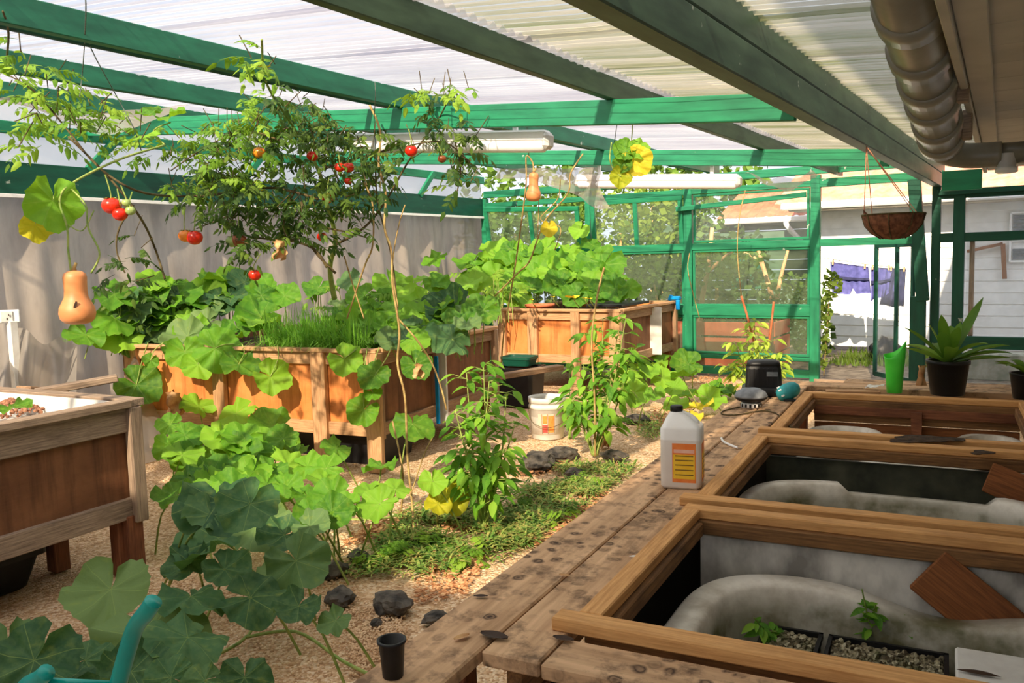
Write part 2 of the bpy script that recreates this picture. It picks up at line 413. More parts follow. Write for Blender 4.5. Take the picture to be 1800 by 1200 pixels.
# ground
mb = MB()
def gz(x, y): return .018*noise.noise(V((x*.9, y*.9, 0))) + .008*noise.noise(V((x*3.1, y*3.1, 4)))
mb.grid(lambda a, b: (-9+10.5*a, -1.5+12.4*b, gz(-9+10.5*a, -1.5+12.4*b) - .012), 90, 110)
fl = part('floor', mb, 'gravel', None, True); tag(fl, 'pale gravel floor of the greenhouse', None, None, 'structure')
mb = MB(); mb.grid(lambda a, b: (-14+24*a, 10.9+16*b, -.05+.03*noise.noise(V((a*30, b*20, 1)))), 40, 30)
tag(part('ground_outside', mb, 'soilout', None, True), 'bare soil yard beyond the doorway', None, None, 'structure')

# roof: sheets lie on rafters, rafters on cross beams; it rises gently to the left
def ZC(x): return 2.40 + .085*(-x-1.1)          # top of the cross beams
def hd(x, y, t):                                 # a sight-line point kept below the roof
    d = ray(x, y); p = CPOS + d*t
    while p.z > ZC(p.x)+.03 and t > .5: t *= .98; p = CPOS + d*t
    return p
ceil = thing('ceiling', 'translucent corrugated roof on green painted timbers', None, (0, 0, 0), None, 'structure')
def sheet(x0, x1, y0, y1, mat, lift=0):
    mb = MB(); n = int((y1-y0)/.076*6)
    zz = lambda x, y: ZC(x) + .135 + lift + .014*math.sin(2*PI*y/.076)
    mb.grid(lambda a, b: (x0+(x1-x0)*b, y0+(y1-y0)*a, zz(x0+(x1-x0)*b, y0+(y1-y0)*a) + .006*math.sin(9*b+3*a)), n, 4)
    return part('roof_sheet', mb, mat, ceil, True)
y = -1.4; k = 0
while y < 10.9:
    y1 = min(y+.86, 11.15)
    sheet(-7.5, -2.06, y, y1, 'roofwhite', .004*(k % 2))
    sheet(-2.16, -.30, y, y1, 'roofdirty', .012+.004*(k % 2))
    y += .82; k += 1
for x in (-6.45, -5.06, -3.66, -2.135):
    m_ = 'greygreen' if x == -2.135 else 'greenmid'
    bar('rafter', (x, -1.3, ZC(x)+.062), (x, 11.0, ZC(x)+.062), .05, .125, m_, ceil)
for x in (-3.90,):
    o = put('conduit', (lambda mb: (mb.tube([(0, 0, 0), (0, 12.2, 0)], .024, 8), mb.mesh('conduit', True))[1])(MB()), 'greendark', ceil, (x, -1.3, ZC(x)+.045))
# big two-board beam along the house side
bar('beam_board', (-1.05, -1.3, 2.34), (-1.05, 11.0, 2.34), .09, .148, 'greygreen', ceil, .006)
bar('beam_board', (-1.05, -1.3, 2.492), (-1.05, 11.0, 2.492), .085, .148, 'greygreen', ceil, .006)
for yy in (1.3, 4.55, 7.6):
    x0, x1 = -1.1, -7.22
    bar('cross_beam', (x0, yy, ZC(x0)-.07), (x1, yy, ZC(x1)-.07), .05, .14, 'green', ceil)
# left wall: grey sheet hung in folds below a deep green plate
wl = thing('wall_left', 'grey plastic sheet wall hanging in soft folds under a green plate', None, (XL, 5, 0), None, 'structure')
mb = MB()
def fold(a, b):
    y = -1.4+12.3*a; z = 2.28*b
    d = .045*math.sin(y*9.3+1.2*math.sin(y*2.1)) + .022*math.sin(y*23+z*1.3+math.sin(y*5)) + .05*noise.noise(V((y*2.3, z*1.2, 2)))
    return (XL-.05+d*(1.15-.6*b), y, z)
mb.grid(fold, 420, 10); part('sheet', mb, 'curtain', wl, True)
bar('top_plate', (XL+.02, -1.4, 2.36), (XL+.02, 10.8, 2.36), .09, .28, 'greendark', wl)
bar('sheet_batten', (XL+.07, -1.4, 2.225), (XL+.07, 10.8, 2.225), .02, .03, 'white', wl, .002)
mb = MB(); mb.grid(lambda a, b: (XL-.02+.02*math.sin(a*60), -1.4+12.2*a, 2.50+.54*b), 120, 2); part('clerestory_sheet', mb, 'softsheet', wl, True)
bar('upper_plate', (XL+.02, -1.4, 2.78), (XL+.02, 10.8, 2.78), .05, .1, 'green', wl)
for yy in (1.4, 3.1, 4.5, 6.2, 7.6, 9.2):
    bar('knee_brace', (XL+.06, yy, 2.48), (XL+.06, yy+.32, 2.80), .04, .07, 'green', wl)

# back wall: green posts and rails
wb = thing('wall_back', 'green painted timber frame of the glazed end wall', None, (-4, YB, 0), None, 'structure')
def PX(x, y=None): return hy(x, 430 if y is None else y, YB).x
POSTS = [(-7.15, .09), (-5.42, .08), (-3.97, .11), (-2.37, .11)]
for x, wdt in POSTS: bar('post', (x, YB, 0), (x, YB, 2.5), .09, wdt, 'green', wb, .005, V((1, 0, 0)))
def rail(x0, x1, z, h, mat='green', yo=0): return bar('rail', (x0, YB+yo, z), (x1, YB+yo, z), .07, h, mat, wb)
rail(-7.15, -1.0, 2.56, .10); rail(-7.15, -2.37, 2.40, .07)
rail(-7.15, -1.25, 1.69, .09)
rail(-7.15, -2.37, .86, .12); rail(-3.97, -2.37, .27, .05); rail(-7.15, -2.37, .09, .10)
rail(-2.37, -1.0, 2.40, .10)
# window sashes and panes
def sash(nm, x0, x1, z0, z1, mull, tilt, mat='pane', yo=-.05, skew=0, fw=.055, lab='', sag=0):
    w_ = thing(nm, lab, None, ((x0+x1)/2, YB+yo, z1), None, 'structure')
    T = Matrix.Rotation(tilt, 3, 'X') @ Matrix.Rotation(skew, 3, 'Y')
    c = V(((x0+x1)/2, YB+yo, z1)); W = x1-x0; Hh = z1-z0
    def fb(n_, a, b, w2, h2):
        a = c + T @ V(a); b = c + T @ V(b); bar(n_, a, b, w2, h2, 'green', w_, .003, T @ V((0, -1, 0)) )
    fb('sash_rail', (-W/2, 0, -fw/2), (W/2, 0, -fw/2), fw, .045); fb('sash_rail', (-W/2, 0, -Hh+fw/2), (W/2, 0, -Hh+fw/2), fw, .045)
    xs = [-W/2+fw/2] + [-W/2 + W*m for m in mull] + [W/2-fw/2]
    for x in xs: fb('sash_stile', (x, 0, -fw), (x, 0, -Hh+fw), fw, .04)
    for a, b in zip(xs[:-1], xs[1:]):
        mb = MB(); mb.box((0, 0, 0), (b-a-fw*.6, .006, Hh-fw*1.6)); me = mb.mesh('pane')
        put('pane', me, mat, w_, c + T @ V(((a+b)/2, 0, -Hh/2)), T)
    return w_
sash('window_1', -7.06, -5.50, 1.62, 2.33, [.5], math.radians(14), 'pane', -.16, math.radians(2.5), .06, 'two-pane awning sash swung inward beside the grey sheet wall')
sash('window_2', -5.36, -4.03, 1.64, 2.36, [.5], math.radians(6), 'pane', -.07, 0, .06, 'two-pane awning sash with milky panes in the middle of the end wall')
sash('window_3', -3.90, -2.44, 1.74, 2.36, [], 0, 'glass', 0, 0, .03, 'wide clear upper pane beside the doorway')
bar('lifted_rail', (-4.1, YB-.1, 2.18), (-2.46, YB-.1, 2.27), .04, .06, 'green', wb)
sash('window_4', -5.38, -4.03, .92, 1.645, [], 0, 'pane', 0, 0, .03, 'fixed dusty pane above the far planter box')
sash('window_5', -3.91, -2.43, .92, 1.645, [], 0, 'pane', 0, 0, .03, 'wide fixed dusty pane with a tree right behind')
sash('window_6', -3.91, -2.43, .30, .80, [], 0, 'pane', 0, 0, .03, 'low dusty pane behind the climbing pepper plant')
sash('window_7', -5.38, -4.03, .14, .80, [], 0, 'pane', 0, 0, .03, 'low dusty pane behind the far planter box')
sash('window_8', -7.1, -5.47, .14, 1.645, [], 0, 'pane', 0, 0, .03, 'tall dusty pane in the far left corner')
sash('window_9', -3.91, -2.43, .13, .25, [], 0, 'pane', 0, 0, .01, 'narrow strip pane at the foot of the end wall')
# door side: dark post cluster, open door leaf, window to the right
wr = thing('wall_right', 'dark green posts and rails around the window right of the doorway', None, (-.9, YB, 0), None, 'structure')
bar('post', (-1.22, YB-.10, 0), (-1.22, YB-.10, 1.05), .12, .16, 'greendark', wr, .005, V((1, 0, 0)))
bar('post', (-1.17, YB-.12, 1.0), (-1.28, YB-.12, 2.36), .10, .13, 'greendark', wr, .005, V((1, 0, 0)))
bar('post', (-1.06, YB, 0), (-1.06, YB, 2.30), .09, .09, 'greendark', wr, .005, V((1, 0, 0)))
bar('post', (-.83, YB, 0), (-.83, YB, 2.18), .09, .115, 'greendark', wr, .005, V((1, 0, 0)))
for z, h in ((2.165, .07), (1.70, .10), (.53, .14)):
    bar('rail', (-1.1, YB, z), (.9, YB, z), .07, h, 'greendark', wr)
bar('jamb', (-.70, YB+.05, .6), (-.70, YB+.05, 1.66), .05, .05, 'railgrey', wr, .004, V((1, 0, 0)))
mb = MB(); mb.box((-.05, YB+.01, 1.15), (1.4, .006, 1.05)); part('pane', mb, 'glass', wr)
mb = MB(); mb.box((-.05, YB+.01, 1.94), (1.4, .006, .38)); part('pane', mb, 'glass', wr)
mb = MB(); mb.box((-.05, YB+.01, .25), (1.4, .006, .44)); part('pane', mb, 'glass', wr)
mb = MB(); mb.box((-.95, YB+.01, 1.15), (.16, .006, 2.0)); part('pane', mb, 'glass', wr)
dr = thing('door_1', 'narrow dark framed glass door leaf standing open outwards', None, (-1.3, YB+.1, 0), None, 'structure')
a0, a1 = V((-1.30, YB+.08, 0)), V((-1.78, YB+.62, 0))
for q in (0, .42, 1): 
    p = a0.lerp(a1, q); bar('stile', p+V((0, 0, .03)), p+V((0, 0, 1.66)), .035, .05, 'greendark', dr, .003, (a1-a0).normalized())
for z in (.05, 1.64): bar('door_rail', a0+V((0, 0, z)), a1+V((0, 0, z)), .035, .06, 'greendark', dr, .003)
dd = (a1-a0); R = basis(dd); mb = MB(); mb.box((0, 0, 0), (dd.length-.06, .006, 1.55)); put('pane', mb.mesh('pane'), 'glass', dr, (a0+a1)/2+V((0, 0, .85)), R)
bar('threshold', (-2.37, YB, .02), (-1.2, YB, .02), .10, .04, 'railgrey', wr)

# unseen house behind and beside the viewpoint, sized to shade foreground and bench
mb = MB(); mb.box((-5.0, -1.62, 1.7), (9.2, .2, 3.4)); tag(part('wall_unseen_behind', mb, 'weatherboard'), 'low unseen house wall behind the viewpoint, sized for foreground shade', None, None, 'structure')
mb = MB(); mb.box((2.2, 1.95, 3.95), (4.6, 15.9, 2.5)); tag(part('wall_shade_storey', mb, 'weatherboard'), 'unseen upper storey added beside the greenhouse for shade', None, None, 'structure')  # unseen storey, added and sized for the shade it casts
mb = MB(); mb.box((1.0, 4.8, 1.3), (.12, 12.6, 2.6)); tag(part('wall_side', mb, 'weatherboard'), 'house wall along the tubs', None, None, 'structure')
# eave: fascia and boarded soffit, running at a slight angle to the greenhouse
ev = thing('trim_1', 'white painted house eave with boarded soffit above the tubs', None, (-.3, 4, 2.37), None, 'structure')
ea, eb = V((-.13, -1.4, 2.37)), V((-.545, 9.95, 2.37)); ed = (eb-ea).normalized(); en = V((ed.y, -ed.x, 0))
bar('fascia', ea+V((0, 0, .06)), eb+V((0, 0, .06)), .035, .2, 'soffit', ev)
bar('soffit_batten', ea+en*.07+V((0, 0, -.005)), eb+en*.07+V((0, 0, -.005)), .10, .025, 'soffit', ev)
nb = 30; Lb = (eb-ea).length
for i in range(nb):
    s0 = Lb*i/nb; p = ea + ed*(s0+Lb/nb/2)
    bar('soffit_board', p+en*.10+V((0, 0, .012)), p+en*1.6+V((0, 0, .012)), Lb/nb-.006, .018, 'soffit', ev, .003)
# gable infill and green bracket at the end of the eave
mb = MB(); mb.box((-.75, 9.9, 2.27), (.36, .05, .2)); part('end_panel', mb, 'green', ev)
bar('end_rail', (-1.05, YB-.05, 2.2), (.9, YB-.05, 2.2), .05, .06, 'greendark', ev)

# ================================================================ DRAIN PIPE
dp = thing('drain_pipe', 'fat grey plastic drain pipe slung under the eave beside the big beam', 'pipe', (-.5, 4, 2.3))
pa, pb = V((-.36, 1.8, 2.62)), V((-.545, 5.72, 2.22)); pd = (pb-pa).normalized()
mb = MB(); mb.tube([pa, pb], .112, 24); part('pipe', mb, 'pvc', dp, True)
for s_ in (.42, .545, .66, .76, .87, .97):
    c_ = pa.lerp(pb, s_); mb = MB(); mb.tube([c_-pd*.075, c_-pd*.072, c_+pd*.072, c_+pd*.075], [.112, .126, .126, .112], 24); part('coupling', mb, 'pvc', dp, True)
ep = [pb-pd*.02, pb+pd*.12+V((.0, 0, -.03)), pb+V((.12, .20, -.075)), pb+V((.3, .22, -.08))]
mb = MB(); mb.tube(curve(ep, 6), .075, 18); part('elbow', mb, 'pvc', dp, True)
mb = MB(); mb.tube([pb+V((.26, .22, -.08)), pb+V((1.5, .36, -.07))], .066, 18); part('branch_pipe', mb, 'pvc', dp, True)
mb = MB(); c_ = pb+V((.33, .2, -.14)); mb.lathe([(.05, .06), (.05, -.02), (.06, -.02), (.06, -.05), (.045, -.055)], 18, c_); part('outlet', mb, 'white', dp, True)
for s_ in (.5, .72, .93):
    c_ = pa.lerp(pb, s_)+V((.14, 0, .02)); mb = MB(); mb.box(c_, (.05, .06, .16), None, .005); part('bracket', mb, 'railgrey', dp)

# ================================================================ LIGHTS (switched off by day)
def batten(p0, p1, lab):
    p0, p1 = V(p0), V(p1); t = thing('fluorescent_light', lab, 'light fitting', (p0+p1)/2, 'batten lights under the roof')
    d = (p1-p0).normalized()
    bar('housing', p0, p1, .09, .07, 'white', t, .012)
    mb = MB(); mb.tube([p0+d*.01+V((0, 0, -.055)), p0+d*.03+V((0, 0, -.055)), p1-d*.03+V((0, 0, -.055)), p1-d*.01+V((0, 0, -.055))], [.03, .045, .045, .03], 14); part('diffuser', mb, 'white', t, True)
    for p, s_ in ((p0, 1), (p1, -1)):
        mb = MB(); c_ = p+d*s_*.0+V((0, 0, -.03)); mb.box(c_, (.05, .1, .1), basis(d), .02); part('end_cap', mb, 'paper', t)
    for q in (.15, .85):
        mb = MB(); c_ = p0.lerp(p1, q)+V((0, 0, .07)); mb.box(c_, (.03, .02, .1)); part('hanger', mb, 'white', t)
batten((-2.62, 4.66, 2.345), (-4.16, 4.66, 2.475), 'long white batten light below the near cross beam, behind the tomato plant')
batten((-2.36, 7.66, 2.265), (-3.98, 7.66, 2.38), 'long white batten light below the far cross beam')

# ================================================================ PLANTER BOXES
def planter(label, corner, ang, W, D, H, leg, posts, mats, corner_on='right', side_posts=(0.0, 1.0), rb=.10, rt=.10, cap=.03, soil=True):
    """corner = right front corner on the ground; front runs to the left, sides run away from the viewer"""
    c = V((corner[0], corner[1], 0)); r = V((math.cos(ang), math.sin(ang), 0)); d = V((-math.sin(ang), math.cos(ang), 0))
    t = thing('planter_box', label, 'planter box', c - r*W/2 + d*D/2)
    P = lambda a, b, z: c - r*a + d*b + V((0, 0, z))
    pm, rm, fm, sm = mats
    # panels, recessed behind the rails
    def pan(p0, p1, m_):
        R = basis(p1-p0); mb = MB(); L = (p1-p0).length; mb.box((0, 0, 0), (L, .018, H-leg-.02)); put('side_panel', mb.mesh('side_panel'), m_, t, (p0+p1)/2+V((0, 0, (H+leg)/2)), R)
    i = .045
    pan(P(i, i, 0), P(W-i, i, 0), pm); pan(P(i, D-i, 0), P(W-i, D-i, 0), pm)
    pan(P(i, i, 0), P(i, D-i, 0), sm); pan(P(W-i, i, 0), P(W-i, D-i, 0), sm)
    # rails on the four sides
    for z, h in ((leg+rb/2, rb), (H-cap-rt/2, rt)):
        bar('rail', P(0, i-.02, z), P(W, i-.02, z), .035, h, rm, t); bar('rail', P(0, D-i+.02, z), P(W, D-i+.02, z), .035, h, rm, t)
        bar('rail', P(i-.02, 0, z), P(i-.02, D, z), .035, h, fm, t); bar('rail', P(W-i+.02, 0, z), P(W-i+.02, D, z), .035, h, fm, t)
    # uprights on the front: (offset from the right corner, width, reaches ground)
    for a, wd, g in posts:
        bar('post', P(a, 0, 0 if g else leg), P(a, 0, H-cap), .05, wd, 'post', t, .004, r)
    for s_ in side_posts:
        b = .03+(D-.06)*s_
        bar('corner_post', P(0, b, leg-.02), P(0, b, H-cap), .075, .05, fm, t, .005, r)
        bar('corner_post', P(W, b, leg-.02), P(W, b, H-cap), .075, .05, fm, t, .005, r)
    for a, b in ((.08, D-.1), (W-.08, D-.1), (W-.08, .06)):
        bar('leg', P(a, b, 0), P(a, b, leg+.05), .07, .07, 'leg', t, .005, r)
    # cap boards
    cw = .085
    bar('cap_board', P(-.02, cw/2-.03, H-cap/2), P(W+.02, cw/2-.03, H-cap/2), cw, cap, rm, t)
    bar('cap_board', P(-.02, D-cw/2+.03, H-cap/2), P(W+.02, D-cw/2+.03, H-cap/2), cw, cap, rm, t)
    bar('cap_board', P(cw/2-.03, cw-.03, H-cap/2), P(cw/2-.03, D-cw+.03, H-cap/2), cw, cap, rm, t)
    bar('cap_board', P(W-cw/2+.03, cw-.03, H-cap/2), P(W-cw/2+.03, D-cw+.03, H-cap/2), cw, cap, rm, t)
    mb = MB(); mb.box((0, 0, 0), (W-.1, D-.1, .02)); put('base_board', mb.mesh('base_board'), 'brownply', t, P(W/2, D/2, leg+.03), basis(r))
    if soil:
        mb = MB(); mb.grid(lambda a, b: (W*(a-.5)*.95, D*(b-.5)*.95, .03*noise.noise(V((a*9, b*9, H)))), 20, 16)
        put('soil', mb.mesh('soil', True), 'soil', t, P(W/2, D/2, H-.09), basis(r))
    return t, P
A2 = math.radians(7.5)
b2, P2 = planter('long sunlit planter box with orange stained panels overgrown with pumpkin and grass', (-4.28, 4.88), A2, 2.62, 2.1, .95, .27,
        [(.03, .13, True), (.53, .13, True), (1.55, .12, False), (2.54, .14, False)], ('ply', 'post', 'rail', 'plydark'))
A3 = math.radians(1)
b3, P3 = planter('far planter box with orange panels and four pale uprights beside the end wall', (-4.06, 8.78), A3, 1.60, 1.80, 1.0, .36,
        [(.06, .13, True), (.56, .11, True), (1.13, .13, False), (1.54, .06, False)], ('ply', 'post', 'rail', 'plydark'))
# near box: open top with a white lining
A1 = math.radians(-4)
b1, P1 = planter('grey weathered planter box with a white lining in the left foreground', (-3.86, .35), math.radians(4), 1.9, 2.36, .93, .30,
        [(.05, .1, True)], ('plydark', 'railgrey', 'railgrey', 'plydark'), soil=False, rb=.11, rt=.13, cap=.04)
# right-hand far leg of the near box, directly under its corner post
bar('leg', P1(.04, 2.30, 0), P1(.04, 2.30, .32), .09, .09, 'leg', b1, .005, V((1, 0, 0)))
bar('leg', P1(.46, 2.16, 0), P1(.46, 2.16, .32), .085, .085, 'leg', b1, .005, V((1, 0, 0)))
mb = MB(); mb.grid(lambda a, b: P1(.09+1.72*a, .09+2.18*b, .80+.02*noise.noise(V((a*6, b*6, 0)))), 16, 16); part('lining', mb, 'paper', b1, True)
for a0_, b0_, a1_, b1_ in ((.08, .08, .08, 2.28), (.08, 2.28, 1.82, 2.28), (1.82, .08, 1.82, 2.28)):
    mb = MB(); p, q = P1(a0_, b0_, .84), P1(a1_, b1_, .84); mb.box((p+q)/2, ((q-p).length, .01, .16), basis(q-p)); part('lining_side', mb, 'paper', b1)
MT['claypeb'] = mottled('dull_clay', C(120, 76, 56), C(168, 120, 92), 30, .9, 0)
# heap of clay pebbles in the near box
st = MB(); random.seed(3)
hc = hz(20, 725, .84)
for i in range(420):
    a = rnd(0, 2*PI); r_ = rnd(0, .2)*1.0; p = hc + V((r_*math.cos(a)*1.0, r_*math.sin(a)*.7, .0 + max(0, .07*(1-r_/.2))+rnd(0, .01)))
    s_ = rnd(.008, .016); R = Matrix.Rotation(rnd(0, 6), 3, 'Z') @ Matrix.Rotation(rnd(0, 6), 3, 'X'); st.box(p, (s_*1.3, s_, s_), R, s_*.25)
tag(part('clay_pebbles', st, 'claypeb'), 'heap of reddish clay pebbles lying in the white lined planter', 'pebbles', None, 'stuff')

# ================================================================ BENCH OVER THE TUBS
BO = V((-1.0, 1.83, 0)); bd = V((-.0906, .9959, 0)); br = V((.9959, .0906, 0)); RB = basis(br)
def B(a, b, z): return BO + br*a + bd*b + V((0, 0, z))
ZP = .65
def loose(name, p0, p1, w_, h_, mat, lab, cat, group=None, ch=.005):
    o = bar(name, p0, p1, w_, h_, mat, None, ch); return tag(o, lab, cat, group)
loose('bench_plank', B(-.262, -1.0, ZP-.02), B(-.266, 4.35, ZP-.02), .192, .04, 'plank', 'long outer bench plank with dark pot rings along the bed', 'plank', 'planks of the bench')
loose('bench_plank', B(-.084, -.17, ZP-.02), B(-.088, 4.35, ZP-.02), .155, .04, 'plank', 'inner bench plank between the outer plank and the tub frames', 'plank', 'planks of the bench')
loose('bench_plank', B(.0, -.10, ZP-.02), B(1.3, -.10, ZP-.02), .15, .04, 'plank', 'short bench plank across the near end under the first frame', 'plank', 'planks of the bench')
loose('bench_plank', B(-.36, 4.46, ZP-.02), B(1.5, 4.46, ZP-.02), .20, .04, 'plank', 'cross plank at the far end under the strap leaved pot', 'plank', 'planks of the bench')
loose('bench_plank', B(.2, 4.68, ZP-.02), B(1.5, 4.68, ZP-.02), .20, .04, 'plank', 'second cross plank at the far end behind the pots', 'plank', 'planks of the bench')
# supporting stringers and legs below
for lab_, al, ac in (('dark timber trestle under the bench planks beside the gravel', (-.32, -.085), -.2), ('dark timber trestle along the house side of the tubs', (1.37,), 1.37)):
    t = thing('bench_support', lab_, 'trestle', B(ac, 2, 0), 'trestles under the bench')
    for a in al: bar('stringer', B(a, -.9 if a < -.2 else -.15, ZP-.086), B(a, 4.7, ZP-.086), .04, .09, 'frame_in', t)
    for b in (-.75, .0, 1.15, 2.5, 3.9, 4.65):
        for a in al:
            if b < -.5 and a > -.2: continue
            bar('leg', B(a, b, 0), B(a, b, ZP-.13), .06, .06, 'leg', t, .004, V((1, 0, 0)))
    if ac < 0:
        mb = MB(); mb.box(B(-.05, 2.0, .26), (.01, 4.2, .5), RB); part('side_mesh', mb, 'dark', t)
        bar('brace', B(-.30, -.45, .30), B(-.05, -.42, .55), .03, .14, 'frame', t)
# three timber frames on top
def tframe(label, b0, b1, a0, a1, mw=.064, mh=.036, z=ZP):
    t = thing('timber_frame', label, 'frame', B((a0+a1)/2, (b0+b1)/2, z), 'timber frames around the tubs')
    zz = z+mh/2
    bar('frame_rail', B(a0-.05, b0+mw/2, zz), B(a1, b0+mw/2, zz), mw, mh, 'frame', t)
    bar('frame_rail', B(a0, b1-mw/2, zz), B(a1, b1-mw/2, zz), mw, mh, 'frame', t)
    bar('frame_stile', B(a0+mw/2, b0+mw, zz), B(a0+mw/2, b1-mw, zz), mw, mh, 'frame', t)
    bar('frame_stile', B(a1-mw/2, b0+mw, zz), B(a1-mw/2, b1-mw, zz), mw, mh, 'frame', t)
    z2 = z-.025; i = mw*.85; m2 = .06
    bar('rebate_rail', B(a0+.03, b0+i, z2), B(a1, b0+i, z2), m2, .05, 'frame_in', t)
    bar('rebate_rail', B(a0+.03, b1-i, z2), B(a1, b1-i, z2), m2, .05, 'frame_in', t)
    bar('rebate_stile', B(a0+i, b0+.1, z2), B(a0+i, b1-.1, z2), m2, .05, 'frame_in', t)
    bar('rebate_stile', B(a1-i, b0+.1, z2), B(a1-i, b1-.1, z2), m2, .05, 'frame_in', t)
    return t
tframe('nearest timber frame lying around the tub with seedlings', .0, 1.12, .0, 1.30)
tframe('middle timber frame lying around the green stained tub', 1.19, 2.46, .0, 1.30)
tframe('farthest timber frame lying around the tub with two dark basins', 2.57, 3.88, .03, 1.30)

def bath(label, a0, a1, b0, b1, ztop, depth, wave, rimw=.07, rad=.16, seed=0, n=96):
    """old bath: rolled rim, dished rim line, rounded basin"""
    ca, cb = (a0+a1)/2, (b0+b1)/2; ha, hb = (a1-a0)/2, (b1-b0)/2
    def loop(inset, z, wv):
        out = []; h1, h2 = ha-inset, hb-inset; r = max(.03, min(rad-inset*.3, h1*.9, h2*.9))
        for k in range(n):
            an = 2*PI*k/n; c_, s_ = math.cos(an), math.sin(an); e = 3.6
            rr = (abs(c_/1.0)**e + abs(s_/1.0)**e)**(-1/e)
            x, y = h1*c_*rr, h2*s_*rr
            out.append(B(ca+x, cb+y, z + wv*wave(x/ha, y/hb)))
        return out
    rings = [(.0, ztop-.05, 1), (.0, ztop-.01, 1), (.012, ztop, 1), (rimw-.012, ztop, 1), (rimw, ztop-.012, 1), (rimw+.02, ztop-.10, .6), (rimw+.05, ztop-depth*.8, 0), (rimw+.11, ztop-depth, 0)]
    mb = MB(); vs = []
    for q in rings: vs += loop(*q)
    fs = [(i*n+k, i*n+(k+1) % n, (i+1)*n+(k+1) % n, (i+1)*n+k) for i in range(len(rings)-1) for k in range(n)]
    fs.append(tuple((len(rings)-1)*n+k for k in range(n)))
    # outer skin down to the ground
    o = len(vs)
    for q in ((.012, ztop-.06, 1), (.06, ztop-.28, 0), (.10, .0, 0)): vs += loop(*q)
    for i in range(2): fs += [(o+i*n+k, o+(i+1)*n+k, o+(i+1)*n+(k+1) % n, o+i*n+(k+1) % n) for k in range(n)]
    fs += [(k, o+k, o+(k+1) % n, (k+1) % n) for k in range(n)]
    mb.add(vs, fs)
    base = B(ca, cb, ztop)
    mb.v = [tuple(V(p)-base) for p in mb.v]
    o_ = put('bath_tub', mb.mesh('bath_tub', True), 'tub', None, base)
    return tag(o_, label, 'bath tub', 'old tubs under the frames')
bath('dirty white tub with dished rim holding seedling trays, nearest', .10, 1.30, .06, 1.045, .50, .30, lambda x, y: (-.075*math.exp(-((x-.25)/.38)**2) if y > .5 else 0), .10, .2)
bath('green stained tub with stepped rim in the middle frame', .03, 1.28, 1.30, 2.28, .52, .36, lambda x, y: (-.045 if -.35 < x < .62 else 0)*max(0, y) if y > .3 else 0, .07, .16)
t = thing('bath_tub', 'tub with a flat white top and two dark basins in the farthest frame', 'bath tub', B(.65, 3.3, .5), 'old tubs under the frames')
for a0, a1, b0, b1 in ((.10, .52, 3.0, 3.72), (.92, 1.24, 3.0, 3.72)):
    mb = MB(); n = 40; ca, cb, ha, hb = (a0+a1)/2, (b0+b1)/2, (a1-a0)/2, (b1-b0)/2
    def lp(i, z):
        o = []
        for k in range(n):
            an = 2*PI*k/n; c_, s_ = math.cos(an), math.sin(an); rr = (abs(c_)**3+abs(s_)**3)**(-1/3)
            o.append(B(ca+(ha-i)*c_*rr, cb+(hb-i)*s_*rr, z))
        return o
    vs = lp(-.05, .47)+lp(-.01, .50)+lp(.03, .50)+lp(.05, .42)+lp(.10, .28)
    mb.add(vs, [(i*n+k, i*n+(k+1) % n, (i+1)*n+(k+1) % n, (i+1)*n+k) for i in range(4) for k in range(n)]+[tuple(4*n+k for k in range(n))])
    part('basin', mb, 'tub', t, True)
mb = MB(); mb.box(B(.68, 3.3, .24), (1.16, .95, .44), RB, .02); part('tub_body', mb, 'tub', t)
for z, b, m_ in ((.585, 3.80, 'leg'), (.535, 3.83, 'frame_in'), (.47, 3.85, 'brownply')):
    bar('back_board', B(.1, b, z), B(1.25, b, z), .02, .055, m_, t)
mb = MB(); mb.box(B(.70, 3.78, .52), (.06, .05, .16), RB); part('bracket', mb, 'leg', t)
MT['darkboard'] = mottled('dark_mossy_board', C(46, 50, 40), C(84, 84, 68), 6, .8, .1)
mb = MB(); mb.box(B(.66, 2.43, .30), (1.22, .02, .56), RB); tag(part('divider_board', mb, 'darkboard'), 'dark mossy board standing behind the green stained tub', 'board')
# pale panel standing behind the first tub, and a brown board leaning across it
MT['flaking'] = mottled('flaking_white', C(140, 136, 130), C(224, 220, 212), 5, .6, .2, (1, 1, .6), lo=.36, hi=.56)
pan = MB(); pan.add([B(.06, 1.07, .12), B(1.27, 1.07, .12), B(1.27, 1.075, .585), B(.06, 1.075, .585), B(.06, 1.095, .12), B(1.27, 1.095, .12), B(1.27, 1.10, .585), B(.06, 1.10, .585)],
        [(0, 1, 2, 3), (7, 6, 5, 4), (0, 4, 5, 1), (1, 5, 6, 2), (2, 6, 7, 3), (3, 7, 4, 0)])
tag(part('flaking_sheet', pan, 'flaking'), 'pale flaking sheet standing upright behind the nearest tub', 'sheet')
loose('brown_board', B(.80, 1.04, .575), B(1.08, 1.03, .36), .02, .17, 'brownply', 'brown board leaning across the pale panel in the nearest tub', 'board')
loose('brown_board', B(1.02, 2.32, .585), B(1.27, 2.26, .50), .02, .14, 'brownply', 'brown board in the corner of the green stained tub', 'board')
